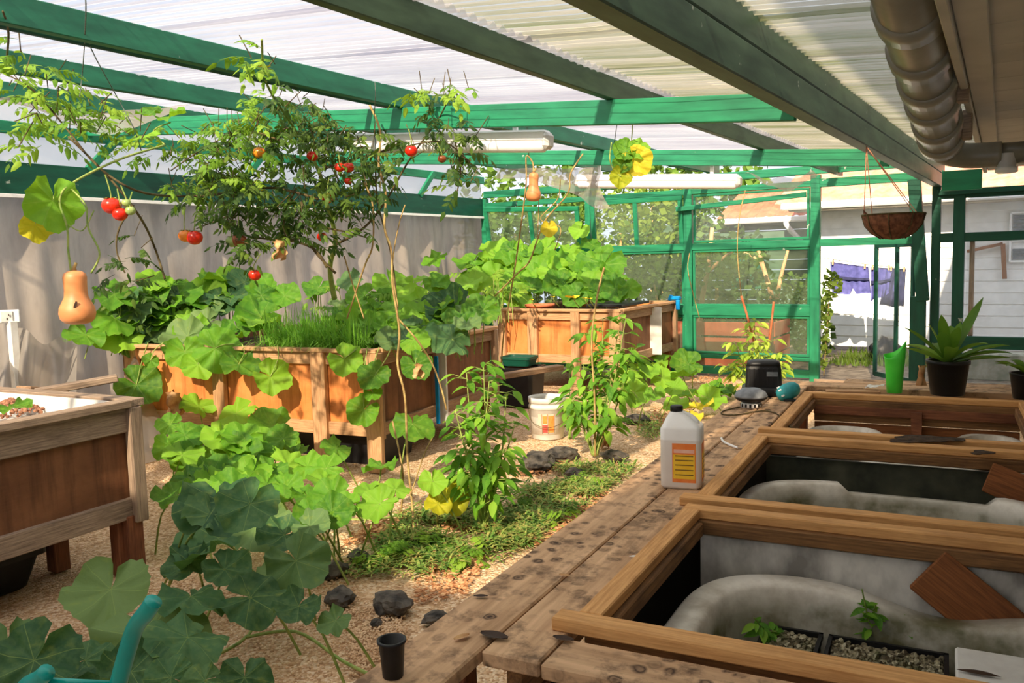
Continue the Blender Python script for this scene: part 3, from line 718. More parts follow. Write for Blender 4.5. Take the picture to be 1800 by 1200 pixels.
# seedling trays filled with clay in tub one
def tray(a0, a1, b0, b1, z, lab):
    t = thing('seedling_tray', lab, 'tray', B((a0+a1)/2, (b0+b1)/2, .2), 'seedling trays in the nearest tub')
    w_, d_ = a1-a0, b1-b0
    mb = MB(); c_ = B((a0+a1)/2, (b0+b1)/2, (z+.2)/2)
    mb.box(c_, (w_, d_, z-.2), RB, .01); part('tray_body', mb, 'media', t)
    mb = MB(); random.seed(int(a0*100))
    for i in range(420):
        p = B(rnd(a0+.01, a1-.01), rnd(b0+.01, b1-.01), z+rnd(-.004, .006)); s_ = rnd(.009, .017)
        mb.box(p, (s_, s_, s_), Matrix.Rotation(rnd(0, 6), 3, 'X') @ Matrix.Rotation(rnd(0, 6), 3, 'Z'), s_*.28)
    part('clay_media', mb, 'media', t, False, 'stuff')
    mb = MB()
    for p, q in (((a0, b0), (a1, b0)), ((a1, b0), (a1, b1)), ((a1, b1), (a0, b1)), ((a0, b1), (a0, b0))):
        p, q = B(*p, z+.004), B(*q, z+.004); mb.box((p+q)/2, ((q-p).length+.012, .012, .02), basis(q-p))
    part('tray_rim', mb, 'black', t)
tray(.33, .50, .60, .88, .36, 'mossy clay filled tray on the left inside the nearest tub')
tray(.53, .86, .60, .88, .36, 'mossy clay filled tray in the middle of the nearest tub')
mb = MB(); mb.box(B(1.05, .62, .435), (.34, .30, .03), RB, .006); tag(part('white_block', mb, 'paper'), 'white board with dark smears lying across the nearest tub', 'board')
mb = MB(); mb.box(B(1.06, .62, .325), (.28, .26, .18), RB, .006); tag(part('foam_box', mb, 'paper'), 'white foam box under the smeared board in the tub', 'box')
mb = MB(); p = hz(1720, 1185, .452); mb.grid(lambda a, b: p + br*(.11*(a-.5)) + bd*(.018*(b-.5)*math.sin(PI*a)) + V((0, 0, .004+.008*math.sin(PI*a)*math.cos((b-.5)*3))), 10, 3)
tag(part('dry_leaf', mb, 'scar'), 'curled dark dry leaf lying on the white board in the tub', 'leaf')

# ================================================================ OUTSIDE
# white weatherboard house across the yard
YH = 14.5
wh = thing('white_house', 'white weatherboard house across the yard behind the doorway', 'house', (-.9, YH, 0))
z = 0.05
while z < 2.2:
    R = Matrix.Rotation(math.radians(-4), 3, 'X'); mb = MB(); mb.box((0, 0, 0), (6.0, .02, .185), None)
    put('weatherboard', mb.mesh('weatherboard'), 'weatherboard', wh, (-.15, YH, z+.09), R); z += .172
bar('corner_board', (-3.17, YH-.02, 0), (-3.17, YH-.02, 2.25), .05, .1, 'white', wh, .004, V((1, 0, 0)))
bar('soffit', (-3.5, YH-.25, 2.24), (3, YH-.25, 2.24), .6, .03, 'soffit', wh)
bar('gutter', (-3.6, YH-.58, 2.30), (3, YH-.58, 2.30), .10, .11, 'white', wh, .02)
mb = MB(); n = 260
mb.grid(lambda a, b: (-3.7+6.7*a, YH-.62+2.6*b, 2.34+1.05*b+.012*math.sin(a*6.7/.08*PI)), n, 1); part('roof', mb, 'rust', wh, True)
# louvre window and hung batten on that wall
lw = thing('louvre_window', 'grey louvre window high on the white house wall at right', 'window', (-.28, YH-.06, 1.35))
for z in (1.36, 1.66, 1.75, 2.06): bar('window_frame', (-.45, YH-.06, z), (.2, YH-.06, z), .05, .03, 'white', lw)
for i in range(8):
    z = 1.40+i*.033 if i < 4 else 1.80+(i-4)*.06
    mb = MB(); mb.box((-.12, YH-.06, z+.02), (.6, .01, .05), Matrix.Rotation(.5, 3, 'X')); part('louvre_blade', mb, 'greyplastic', lw)
for x in (-.45, .2): bar('window_stile', (x, YH-.06, 1.36), (x, YH-.06, 2.06), .05, .03, 'white', lw, .003, V((1, 0, 0)))
hb = thing('wall_bracket', 'brown L-shaped timber bracket on the white house wall', 'bracket', (-.8, YH-.08, 1.2))
pA, pB, pC = hy(1700, 442, YH-.1), hy(1763, 428, YH-.1), hy(1766, 490, YH-.1)
bar('arm', pA, pB, .04, .045, 'brownply', hb); bar('drop', pB, pC, .04, .06, 'brownply', hb, .003, V((1, 0, 0)))
# low mossy footing and timber under the right-hand window
mb = MB(); mb.box((-.2, 12.0, .12), (1.7, .3, .34), None, .02); tag(part('concrete_kerb', mb, 'concrete'), 'mossy concrete kerb outside the right-hand window', 'kerb')
loose('grey_timber', hz(1680, 690, .25), hz(1800, 690, .25), .12, .12, 'brownply', 'brown timber beam at the foot of the right-hand window', 'beam')
# red-roofed hut behind the end windows
YR = 15.6
hut = thing('garden_hut', 'green walled hut with red roof and white gutter behind the end windows', 'hut', (-5, YR, 0))
p0, p1 = hy(1250, 398, YR), hy(1436, 375, YR)
zg = (p0.z+p1.z)/2
for i in range(12):
    bar('wall_board', (-6.6, YR+.2, .1+i*.18), (p1.x, YR+.2, .1+i*.18), .03, .17, 'greygreen', hut)
bar('gutter', (p0.x, YR, zg), (p1.x, YR, zg), .1, .10, 'white', hut, .02)
mb = MB(); mb.grid(lambda a, b: (p0.x+.1+(p1.x-p0.x)*a*.98 + b*.0, YR-.02+1.6*b, zg+.05+.62*b+.014*math.sin(a*(p1.x-p0.x)/.09*PI)), 120, 1); part('roof', mb, 'redboard', hut, True)
dps = [hy(1383, 385, YR-.05), hy(1383, 396, YR-.07), hy(1400, 415, YR+.1), hy(1410, 425, YR+.12)]
mb = MB(); mb.tube(curve(dps, 5), .045, 10); part('downpipe', mb, 'white', hut, True)
for i, xx in enumerate((1300, 1330)):
    c_ = hy(xx, 470, YR+.14); mb = MB(); mb.box(c_, (.28, .05, .8), None, .01); part('door_panel', mb, 'greendark', hut)
# raised red boards outside the low panes
rb_ = thing('raised_bed', 'raised bed of red boards outside the low panes', 'raised bed', (-4.3, 11.7, 0))
for z in (.12, .33, .55):
    bar('board', (-5.5, 11.6, z), (-3.1, 11.6, z), .04, .19, 'redboard', rb_); bar('board', (-3.1, 11.6, z), (-3.1, 12.4, z), .04, .19, 'redboard', rb_)
for x in (-5.4, -4.2, -3.12): bar('corner_stake', (x, 11.57, 0), (x, 11.57, .68), .05, .05, 'leg', rb_, .003, V((1, 0, 0)))
mb = MB(); mb.box((-4.3, 12.0, .5), (2.3, .72, .1)); part('soil', mb, 'soil', rb_)
mb = MB(); c_ = hy(1192, 590, 11.3); mb.lathe([(.12, -.45), (.16, -.05), (.18, 0), (.18, .06), (.15, .06), (.14, -.02)], 20, (c_.x, c_.y, .45)); tag(part('terracotta_pot', mb, 'terracotta', None, True), 'terracotta pot outside the pane beside the far planter box', 'pot')

MT['hedge'] = leafmat('hedge_leaf', C(34, 58, 26), C(56, 84, 34), C(92, 112, 48), C(110, 140, 40), False, .25)
# trees and shrubs beyond the panes
def leafcloud(mb, c, rx, ry, rz, n, s):
    for i in range(n):
        while True:
            q = V((rnd(-1, 1), rnd(-1, 1), rnd(-1, 1)))
            if .35 < q.length < 1: break
        p = V(c)+V((q.x*rx, q.y*ry, q.z*rz)); u = V((rnd(-1, 1), rnd(-1, 1), rnd(-.6, .6))).normalized(); w_ = u.orthogonal().normalized()
        w_ = (w_*math.cos(i)+u.cross(w_)*math.sin(i)); L = s*rnd(.6, 1.3); k = L*.42
        mb.add([p-u*L/2, p+w_*k, p+u*L/2, p-w_*k], [(0, 1, 2, 3)])
def shrub(label, clouds, stems, mat='tree', cat='shrub', sm='drystem'):
    c0 = V(clouds[0][0]); t = thing('garden_tree', label, cat, (c0.x, c0.y, 0), 'greenery behind the end wall')
    mb = MB()
    for c, rx, ry, rz, n, s in clouds: leafcloud(mb, c, rx, ry, rz, n, s)
    part('foliage', mb, mat, t, False, 'stuff')
    for pts, r0, r1 in stems:
        pts = curve(pts, 4); mb = MB(); mb.tube(pts, [r0+(r1-r0)*i/(len(pts)-1) for i in range(len(pts))], 8); part('trunk', mb, sm, t, True)
random.seed(11)
g = lambda x, y, Y: hy(x, y, Y)
shrub('wall of dark hedge closing the garden behind the end windows', [(g(880+95*i, 440+(i%3)*45, 14.6), 1.1, .35, 1.0, 520, .17) for i in range(5)]+[(g(1130+80*i, 590, 13.9), .9, .3, .5, 300, .14) for i in range(4)], [([V((g(880+95*i, 440, 14.6).x, 14.6, 0)), g(880+95*i, 500, 14.6)], .06, .03) for i in range(5)], 'hedge', 'hedge')
shrub('leafy shrub seen through the pane right of the far planter box', [(g(1150, 490, 12.0), .65, .4, .6, 420, .10), (g(1120, 440, 12.2), .5, .4, .5, 240, .1)], [([g(1160, 640, 12)-V((0, 0, .5)), g(1158, 560, 12), g(1150, 500, 12)], .03, .015)])
shrub('yellowish tree with a pale forked trunk behind the wide pane', [(g(1250, 470, 12.6), .55, .4, .3, 300, .10), (g(1225, 380, 12.9), .42, .4, .65, 330, .11), (g(1300, 455, 12.6), .4, .3, .16, 120, .09)], [([g(1225, 640, 12.6), g(1232, 540, 12.6), g(1245, 470, 12.6), g(1252, 400, 12.6)], .05, .03), ([g(1243, 480, 12.6), g(1275, 450, 12.5), g(1310, 430, 12.5)], .03, .015)], 'tree', 'tree', 'post')
shrub('dark bush with pinkish branches behind the wide pane', [(g(1395, 520, 13.2), .5, .4, .35, 360, .09), (g(1420, 560, 12.6), .35, .4, .5, 260, .09), (g(1330, 560, 13), .9, .4, .3, 320, .1)], [([g(1370, 640, 13.2), g(1360, 540, 13.2), g(1345, 480, 13.2), g(1330, 430, 13.2)], .05, .025), ([g(1362, 550, 13.2), g(1372, 490, 13.2), g(1385, 440, 13.2)], .04, .02), ([g(1350, 500, 13.2), g(1335, 460, 13.2), g(1300, 440, 13.2)], .03, .015)], 'tree', 'shrub', 'post')
shrub('pale bush behind the swung sash in the corner', [(g(900, 400, 12.4), .85, .4, .55, 420, .13), (g(1000, 390, 12.6), .6, .4, .6, 300, .12)], [([g(930, 640, 12.4), g(920, 500, 12.4), g(905, 410, 12.4)], .04, .02)])
shrub('broad hedge behind the milky sash', [(g(1090, 400, 13.2), .9, .4, .8, 420, .13), (g(1160, 380, 13.4), .8, .4, .7, 330, .13), (g(1020, 520, 13), .9, .4, .8, 300, .13)], [([g(1100, 640, 13.2), g(1095, 500, 13.2), g(1090, 410, 13.2)], .05, .02)])
shrub('tall distant tree over the hut roof', [(g(1230, 330, 18), 1.6, .8, 1.2, 700, .2), (g(1100, 330, 18), 2.0, .8, 1.5, 700, .2), (g(930, 340, 18), 2.2, .8, 1.5, 700, .22)], [([V((g(1150, 400, 18).x, 18, 0)), g(1150, 400, 18), g(1150, 330, 18)], .12, .06)], 'tree', 'tree')
shrub('thin climbing creeper on the doorway post', [(g(1452, 530, 11.3), .06, .1, .5, 90, .075), (g(1463, 500, 11.3), .12, .1, .2, 60, .08), (g(1450, 620, 11.3), .07, .1, .25, 50, .07)], [([g(1448, 660, 11.3), g(1455, 560, 11.3), g(1460, 490, 11.3)], .008, .005)], 'tree', 'creeper')
mb = MB(); random.seed(5)
for i in range(900):
    p = V((rnd(-2.6, -1.3), rnd(12.6, 14.3), -.03)); h = rnd(.04, .16); a = rnd(0, 6); d = V((math.cos(a), math.sin(a), 0))
    mb.add([p-d*.012, p+d*.012, p+d.cross(V((0, 0, 1)))*h*.4+V((0, 0, h))], [(0, 1, 2)])
tag(part('yard_weeds', mb, 'tree'), 'patchy green weeds on the yard soil below the washing', 'weeds', None, 'stuff')

# washing on a line
YL = 13.3
mb = MB(); la, lb = hy(1440, 452, YL), hy(1640, 476, YL); mb.tube(curve([la, (la+lb)/2+V((0, 0, -.02)), lb], 6), .006, 6)
cl = tag(part('clothes_line', mb, 'rope', None, True), 'thin clothes line stretched before the white house', 'line')
for x_, nm in ((la.x, 0), (lb.x, 1)):
    pass
def trousers(label, tl, tr, bl, br_, split, mat, waist, ncol=22, nrow=14):
    """hanging garment: folded cloth with a waistband, a crotch split at the bottom and real thickness"""
    P = [hy(*q, YL) for q in (tl, tr, bl, br_)]
    t = thing('hanging_trousers', label, 'trousers', (P[0]+P[3])/2, 'washing on the line')
    mb = MB()
    for side in (0, 1):
        off = .03 if side else 0
        def fn(a, b):
            top = P[0].lerp(P[1], a); bot = P[2].lerp(P[3], a); p = top.lerp(bot, b)
            if split: p.z += max(0, .13-abs(a-.55)*1.3)*max(0, b-.55)*2.2*.8
            return p + V((0, off*(1-.0) + .025*math.sin(a*13+b*2)*(.4+b) + .01*math.sin(a*31), .012*math.sin(a*9)*b))
        mb.grid(fn, ncol, nrow)
    m = (ncol+1)*(nrow+1); q = nrow+1
    mb.add([], [])
    f = []
    for i in range(ncol): f += [(i*q, (i+1)*q, m+(i+1)*q, m+i*q), (i*q+nrow, m+i*q+nrow, m+(i+1)*q+nrow, (i+1)*q+nrow)]
    for j in range(nrow): f += [(j, m+j, m+j+1, j+1), (ncol*q+j, ncol*q+j+1, m+ncol*q+j+1, m+ncol*q+j)]
    mb.f += f
    part('cloth', mb, mat, t, True)
    if waist:
        mb = MB()
        mb.grid(lambda a, b: P[0].lerp(P[1], a).lerp(P[2].lerp(P[3], a), .40+.09*b+.03*math.sin(a*3)) + V((0, -.03+.025*math.sin(a*13+.8)*.8, 0)), ncol, 2); part('waistband', mb, 'navy', t, True)
    for a in (.08, .92):
        mb = MB(); c_ = P[0].lerp(P[1], a); mb.box(c_+V((0, 0, .0)), (.02, .05, .07)); part('peg', mb, 'post', t)
trousers('blue trousers with a dark waistband, leftmost on the clothes line', (1459, 460), (1526, 469), (1462, 518), (1530, 516), True, 'bluecloth', True)
trousers('blue shorts hanging in the middle of the clothes line', (1531, 469), (1570, 472), (1530, 530), (1572, 512), False, 'bluecloth', True)
trousers('dark navy garment rightmost on the clothes line behind the glass door', (1560, 470), (1592, 473), (1545, 536), (1588, 540), False, 'navy', False)
for px_ in (1441, 1640):
    c_ = hy(px_, 455 if px_ < 1500 else 476, YL); o = bar('line_post', (c_.x, YL, 0), (c_.x, YL, c_.z+.06), .07, .07, 'white', None, .004, V((1, 0, 0)))
    tag(o, 'white clothes line post %s' % ('left of the washing' if px_ < 1500 else 'hidden behind the dark post cluster'), 'post')
mb = MB(); random.seed(9); bm = bmesh.new(); bmesh.ops.create_icosphere(bm, subdivisions=3, radius=1)
c_ = hz(1556, 628, 0.0); c_ = V((c_.x, c_.y, -.05))
for v_ in bm.verts:
    q = v_.co; d_ = 1+.35*noise.noise(q*2.1); v_.co = V((q.x*.22*d_, q.y*.16*d_, max(q.z, -.6)*.22*d_+.13))
bm.verts.index_update(); mb.add([c_+v_.co for v_ in bm.verts], [[v_.index for v_ in f_.verts] for f_ in bm.faces]); bm.free()
tag(part('bin_bag', mb, 'black', None, True), 'crumpled black bag on the yard soil beside the glass door', 'bag')

# ================================================================ SMALL THINGS ON THE BENCH
# five litre jug with an orange label
jl = hz(1200, 852, ZP)
t = thing('plastic_jug', 'white plastic jug with an orange and yellow label on the bench', 'jug', V((jl.x, jl.y, ZP)))
RJ = Matrix.Rotation(math.radians(14), 3, 'Z'); W_, D_, H_ = .165, .15, .245
def rrect(w_, d_, r, z, n=6):
    o = []
    for cx, cy, a0 in ((w_/2-r, d_/2-r, 0), (-w_/2+r, d_/2-r, 90), (-w_/2+r, -d_/2+r, 180), (w_/2-r, -d_/2+r, 270)):
        for k in range(n+1):
            a = math.radians(a0+90*k/n); o.append(V((cx+r*math.cos(a), cy+r*math.sin(a), z)))
    return o
def stack(rings, base, R):
    mb = MB(); n = len(rings[0]); vs = [base+R @ p for r_ in rings for p in r_]
    mb.add(vs, [(i*n+k, i*n+(k+1) % n, (i+1)*n+(k+1) % n, (i+1)*n+k) for i in range(len(rings)-1) for k in range(n)]+[tuple(range(n))[::-1], tuple((len(rings)-1)*n+k for k in range(n))])
    return mb
def shift(r_, dx, dy): return [p+V((dx, dy, 0)) for p in r_]
rg = [rrect(W_-.02, D_-.02, .02, 0), rrect(W_, D_, .025, .012), rrect(W_, D_, .025, .20), rrect(W_+.002, D_+.002, .025, .203), rrect(W_, D_, .025, .206), rrect(W_, D_, .025, H_),
      rrect(W_-.015, D_-.012, .025, H_+.012), shift(rrect(W_*.62, D_*.6, .022, H_+.038), -.012, 0), shift(rrect(.056, .056, .024, H_+.062), -.02, 0), shift(rrect(.046, .046, .0229, H_+.066), -.022, 0)]
jb = stack(rg, V((jl.x, jl.y, ZP)), RJ); part('jug_body', jb, 'white', t, True)
mb = MB(); pts = [V((.06, 0, H_-.01)), V((.058, 0, H_+.022)), V((.03, 0, H_+.046)), V((-.005, 0, H_+.058))]
mb.tube([V((jl.x, jl.y, ZP))+RJ @ p for p in curve(pts, 5)], .012, 8); part('handle', mb, 'white', t, True)
mb = MB(); mb.lathe([(.026, 0), (.026, .02), (.022, .024), (0, .024)], 20, V((jl.x, jl.y, ZP+H_+.064))+RJ @ V((-.022, 0, 0))); part('cap', mb, 'black', t, True)
def flat(nm, x0, x1, z0, z1, mat, lift, parent, base, R, y, face='front'):
    mb = MB()
    if face == 'front': mb.box(base+R @ V(((x0+x1)/2, y-lift, (z0+z1)/2)), (x1-x0, .0012, z1-z0), R)
    else: mb.box(base+R @ V((y+lift, (x0+x1)/2, (z0+z1)/2)), (.0012, x1-x0, z1-z0), R)
    return part(nm, mb, mat, parent)
MT['lab_orange'] = mottled('label_orange', C(240, 128, 56), C(246, 146, 74), 30, .5, 0)
MT['lab_yellow'] = mottled('label_yellow', C(246, 196, 40), C(250, 208, 64), 30, .5, 0)
MT['lab_dark'] = mottled('label_print', C(110, 84, 34), C(136, 104, 44), 60, .5, 0)
MT['lab_red'] = mottled('label_red', C(214, 70, 62), C(226, 92, 84), 30, .5, 0)
MT['lab_pink'] = mottled('label_pink', C(240, 180, 160), C(246, 200, 180), 30, .5, 0)
JB = V((jl.x, jl.y, ZP)); fy = -D_/2; fx = W_/2
lb_ = flat('label', -.032, .062, .03, .19, 'lab_orange', .0005, t, JB, RJ, fy)
flat('label_field', -.028, .058, .045, .145, 'lab_yellow', .0014, lb_, JB, RJ, fy)
for z_ in (.06, .08, .10, .12, .138): flat('print_line', -.02, .052, z_, z_+.004, 'lab_dark', .0022, lb_, JB, RJ, fy)
flat('label_band', -.026, .056, .152, .166, 'lab_pink', .0014, lb_, JB, RJ, fy)
ls_ = flat('label', -.045, .045, .03, .185, 'lab_orange', .0005, t, JB, RJ, fx, 'side'); flat('label_field', -.042, .042, .045, .145, 'lab_yellow', .0014, ls_, JB, RJ, fx, 'side')
for z_ in (.06, .08, .10, .12): flat('print_line', -.036, .036, z_, z_+.004, 'lab_dark', .0022, ls_, JB, RJ, fx, 'side')

# small black nursery pot on the near end
p = hz(691, 1188, ZP); t = thing('nursery_pot', 'small black nursery pot on the near end of the bench', 'pot', V((p.x, p.y, ZP)))
mb = MB(); mb.lathe([(.0225, 0), (.024, .002), (.030, .082), (.034, .083), (.034, .089), (.0285, .089), (.027, .06), (0, .06)], 28, p); part('pot_body', mb, 'black', t, True)
mb = MB()
for i in range(24): a = rnd(0, 6); r_ = rnd(0, .022); mb.box(p+V((r_*math.cos(a), r_*math.sin(a), .063)), (.008, .006, .006), Matrix.Rotation(a, 3, 'Z'))
part('potting_mix', mb, 'soil', t, False, 'stuff')
# air pump, grey and teal gadgets
p = V((*hz(1342, 693, ZP).xy, ZP)); RP = Matrix.Rotation(math.radians(16), 3, 'Z'); t = thing('air_pump', 'black ribbed air pump on the far end of the bench', 'air pump', p)
q = lambda w_, d_, r, z: rrect(w_, d_, r, z)
part('base', stack([q(.27, .21, .02, 0), q(.28, .22, .02, .01), q(.28, .22, .02, .05), q(.26, .20, .02, .06)], p, RP), 'black', t, True)
hs_ = part('housing', stack([q(.235, .17, .02, .06), q(.225, .165, .025, .18), q(.215, .155, .03, .20)], p, RP), 'black', t)
part('lid', stack([q(.22, .16, .03, .20), q(.205, .14, .04, .225), q(.15, .09, .04, .235)], p, RP), 'black', t, True)
for i in range(7):
    mb = MB(); mb.box(p+RP @ V((-.09+.03*i, -.086, .13)), (.008, .01, .11), RP); part('rib', mb, 'black', hs_)
mb = MB(); mb.box(p+RP @ V((.055, -.092, .15)), (.07, .004, .03), RP); part('badge', mb, 'greyplastic', hs_)
p = V((*hz(1320, 716, ZP).xy, ZP)); t = thing('round_blower', 'round grey domed blower with slotted white base on the bench', 'blower', p)
mb = MB(); mb.lathe([(.045, 0), (.06, .004), (.06, .03), (.05, .034)], 28, p); sb_ = part('slotted_base', mb, 'white', t, True)
for i in range(14):
    a = 2*PI*i/14; mb = MB(); mb.box(p+V((.06*math.cos(a), .06*math.sin(a), .018)), (.006, .012, .02), Matrix.Rotation(a, 3, 'Z')); part('slot', mb, 'black', sb_)
mb = MB(); mb.lathe([(.05, .034), (.085, .05), (.098, .062), (.1, .068)], 32, p); part('skirt', mb, 'black', t, True)
mb = MB(); mb.lathe([(.1, .068), (.1, .076), (.085, .10), (.055, .118), (.022, .124), (.02, .12), (0, .12)], 32, p); part('dome', mb, 'greyplastic', t, True)
p = V((*hz(1385, 703, ZP).xy, ZP)); t = thing('teal_float', 'small teal egg-shaped float lying on the bench by the pump', 'float', p)
RT = Matrix.Rotation(math.radians(20), 3, 'Z') @ Matrix.Rotation(math.radians(62), 3, 'Y')
mb = MB(); mb.lathe([(0, -.075), (.03, -.07), (.05, -.045), (.056, 0), (.05, .04), (.036, .065), (.015, .078), (0, .08)], 26)
mb.v = [tuple(p+V((0, 0, .055))+RT @ V(x)) for x in mb.v]; part('shell', mb, 'tealgadget', t, True)
for i in range(8):
    a = 2*PI*i/8; mb = MB(); mb.box((.052*math.cos(a), .052*math.sin(a), -.04), (.006, .01, .02), Matrix.Rotation(a, 3, 'Z')); mb.v = [tuple(p+V((0, 0, .055))+RT @ V(x)) for x in mb.v]; part('slot', mb, 'white', t)
mb = MB(); mb.box(p+V((.02, -.03, .006)), (.08, .05, .012), RP, .003); part('foot', mb, 'black', t)
# air hose looping over the boards, short white off-cut
mb = MB(); pts = [hz(x, y, ZP+.006) for x, y in ((1300, 715), (1272, 722), (1270, 728), (1295, 729), (1340, 722), (1365, 727), (1376, 738), (1392, 752))]
mb.tube(curve(pts, 6), .004, 7); tag(part('air_hose', mb, 'darkstem', None, True), 'thin brown air hose looping across the bench boards', 'hose')
mb = MB(); pts = [hz(x, y, ZP+.008) for x, y in ((1268, 770), (1272, 776), (1284, 782), (1297, 787))]; mb.tube(curve(pts, 5), .006, 8)
tag(part('white_offcut', mb, 'white', None, True), 'short curved white plastic off-cut lying on the bench', 'off-cut')
# fallen leaves on the boards
for i, (x, y, s_, m_, lb) in enumerate(((812, 1122, .03, 'dryleaf', 'pale dry leaf on the outer plank near the small black pot'), (868, 1120, .05, 'scar', 'long brown dry leaf on the joint of the two planks'), (845, 1050, .025, 'scar', 'tiny dark crumpled leaf on the outer plank'), (990, 1125, .035, 'scar', 'curled purple-brown leaf beside the nearest frame corner'), (992, 1013, .022, 'dryleaf', 'small pale leaf among the pot rings'), (1115, 980, .02, 'paper', 'small white crumb beside the frame'))):
    p = hz(x, y, ZP+.002); a = rnd(0, 6); mb = MB()
    mb.grid(lambda u, v_: p+V((math.cos(a), math.sin(a), 0))*(u-.5)*s_*1.6 + V((-math.sin(a), math.cos(a), 0))*(v_-.5)*s_*.8*math.sin(PI*(.08+.84*u)) + V((0, 0, .004+.18*s_*abs(v_-.5))), 6, 2)
    tag(part('fallen_leaf', mb, m_), lb, 'leaf', 'fallen leaves on the bench')
# pots at the far end
p = V((*hz(1572, 690, ZP).xy, ZP)); t = thing('plastic_vase', 'bright green plastic pot with a slanted notched rim on the bench end', 'pot', p)
n = 32; rg = []
for r_, z_ in ((.045, 0), (.048, .004), (.056, .14), (.064, .22), (.07, .31)):
    rg.append([V((r_*math.cos(2*PI*k/n), r_*.8*math.sin(2*PI*k/n), z_ + (0 if z_ < .25 else .05*math.cos(2*PI*k/n-.3)+.02*math.cos(4*PI*k/n)-.03))) for k in range(n)])
inn = [[V((q.x*.96, q.y*.96, q.z if i else q.z+.01)) for q in r_] for i, r_ in list(enumerate(rg))[::-1]]
part('vase_body', stack(rg+inn, p, Matrix.Identity(3)), 'lime', t, True)
p = V((*hz(1665, 693, ZP).xy, ZP)); t = thing('bromeliad_pot', 'strap leaved bromeliad in a black pot on the far end of the bench', 'potted plant', p)
mb = MB(); mb.lathe([(.095, 0), (.1, .004), (.125, .2), (.132, .2), (.132, .225), (.118, .225), (.115, .19), (0, .19)], 32, p); part('pot', mb, 'black', t, True)
def strap(base, az, L, wid, rise, droop, n=9):
    mb = MB(); d = V((math.cos(az), math.sin(az), 0)); s = V((-d.y, d.x, 0)); vs = []
    for i in range(n+1):
        u = i/n; x = L*u*math.cos(rise*(1-.0*u))*(1-.05*u); z_ = L*(math.sin(rise)*u - droop*u*u)
        w_ = wid*(.55+.9*u if u < .5 else 1.0-((u-.5)/.5)**2.2)*.5; w_ = max(w_, .001)
        c_ = base+d*x+V((0, 0, z_)); vs += [c_-s*w_+V((0, 0, w_*.45)), c_, c_+s*w_+V((0, 0, w_*.45))]
    mb.add(vs, [f for i in range(n) for f in ((i*3, i*3+1, i*3+4, i*3+3), (i*3+1, i*3+2, i*3+5, i*3+4))]); return mb
cr = CM @ V((1, 0, 0)); ca_ = math.atan2(cr.y, cr.x)      # sideways as the viewer sees it
for a, L, rise, dr in ((180, .42, .80, .16), (205, .44, .35, .05), (150, .34, 1.2, .2), (100, .34, 1.35, .1), (20, .50, .95, .02), (-10, .42, .5, .22), (0, .44, .15, .1), (60, .4, 1.0, .3), (250, .36, .7, .3), (300, .38, .8, .35), (330, .40, .45, .25), (225, .3, 1.1, .2), (80, .36, .6, .3), (130, .36, .6, .3), (15, .3, 1.25, .1), (275, .3, 1.2, .15)):
    o = part('strap_leaf', strap(p+V((0, 0, .2)), ca_+math.radians(a), L*1.05, .085, rise, dr), 'strap', t, True)
mb = MB(); mb.grid(lambda u, v_: p+cr*(-.10+.05*(u-.5))+V((-.05, -.12, .2-.13*v_))+V((.01*math.sin(9*u+5*v_), .012*math.cos(7*u), 0)), 4, 6); part('withered_leaf', mb, 'dryleaf', t, True)
p = V((*hz(1806, 700, ZP).xy, ZP)); t = thing('edge_pot', 'dark pot with drooping leaves at the right edge of the bench end', 'potted plant', p)
mb = MB(); mb.lathe([(.08, 0), (.1, .15), (.105, .16), (.095, .16), (.09, .14), (0, .14)], 24, p); part('pot', mb, 'black', t, True)
for a in (170, 200, 140, 90, 30): part('strap_leaf', strap(p+V((0, 0, .14)), ca_+math.radians(a), .26, .06, .7, .35), 'strap', t, True)
loose('pale_board', hz(1452, 688, ZP+.012), hz(1546, 689, ZP+.012), .09, .024, 'post', 'short pale board behind the farthest frame', 'board')
p = hz(1538, 684, ZP+.026); mb = MB(); mb.grid(lambda u, v_: p+V((.11*(u-.5), .08*(v_-.5), .008+.028*abs(noise.noise(V((u*4, v_*4, 3))))+.02*u)), 7, 6)
tag(part('paper_scrap', mb, 'paper'), 'crumpled white paper scrap on the pale board', 'paper')

# hanging basket
c_ = hd(1570, 390, 5.55); t = thing('hanging_basket', 'brown coir lined hanging basket on thin wires below the big beam', 'hanging basket', c_+V((0, 0, -.1)))
mb = MB(); R_ = .19
pf = [(0, -.115), (.07, -.105), (.13, -.07), (.17, -.02), (R_, .05), (R_-.012, .052), (.155, -.015), (.11, -.06), (0, -.09)]; mb.lathe(pf, 30, c_); part('coir_liner', mb, 'coir', t, True)
mb = MB(); mb.tube([c_+V((R_*math.cos(a), R_*math.sin(a), .05)) for a in [2*PI*k/30 for k in range(31)]], .005, 6); part('wire_rim', mb, 'darkstem', t, True)
for k in range(8):
    a = 2*PI*k/8; mb = MB(); mb.tube([c_+V((r_*1.02*math.cos(a), r_*1.02*math.sin(a), z_)) for r_, z_ in ((R_, .05), (.17, -.02), (.13, -.07), (.07, -.108))], .004, 5); part('wire_rib', mb, 'darkstem', t, True)
hook = V((-1.02, c_.y, 2.268))
for a in (ca_+PI, ca_+.4, ca_-1.2, ca_+1.9):
    mb = MB(); mb.tube([c_+V((R_*math.cos(a), R_*math.sin(a), .05)), hook], .003, 5); part('wire', mb, 'rust', t)
mb = MB(); mb.grid(lambda u, v_: c_+cr*(-R_-.005+.03*u)+V((0, 0, .05+.03*v_*(1-u))), 3, 3); part('liner_flap', mb, 'coir', t)

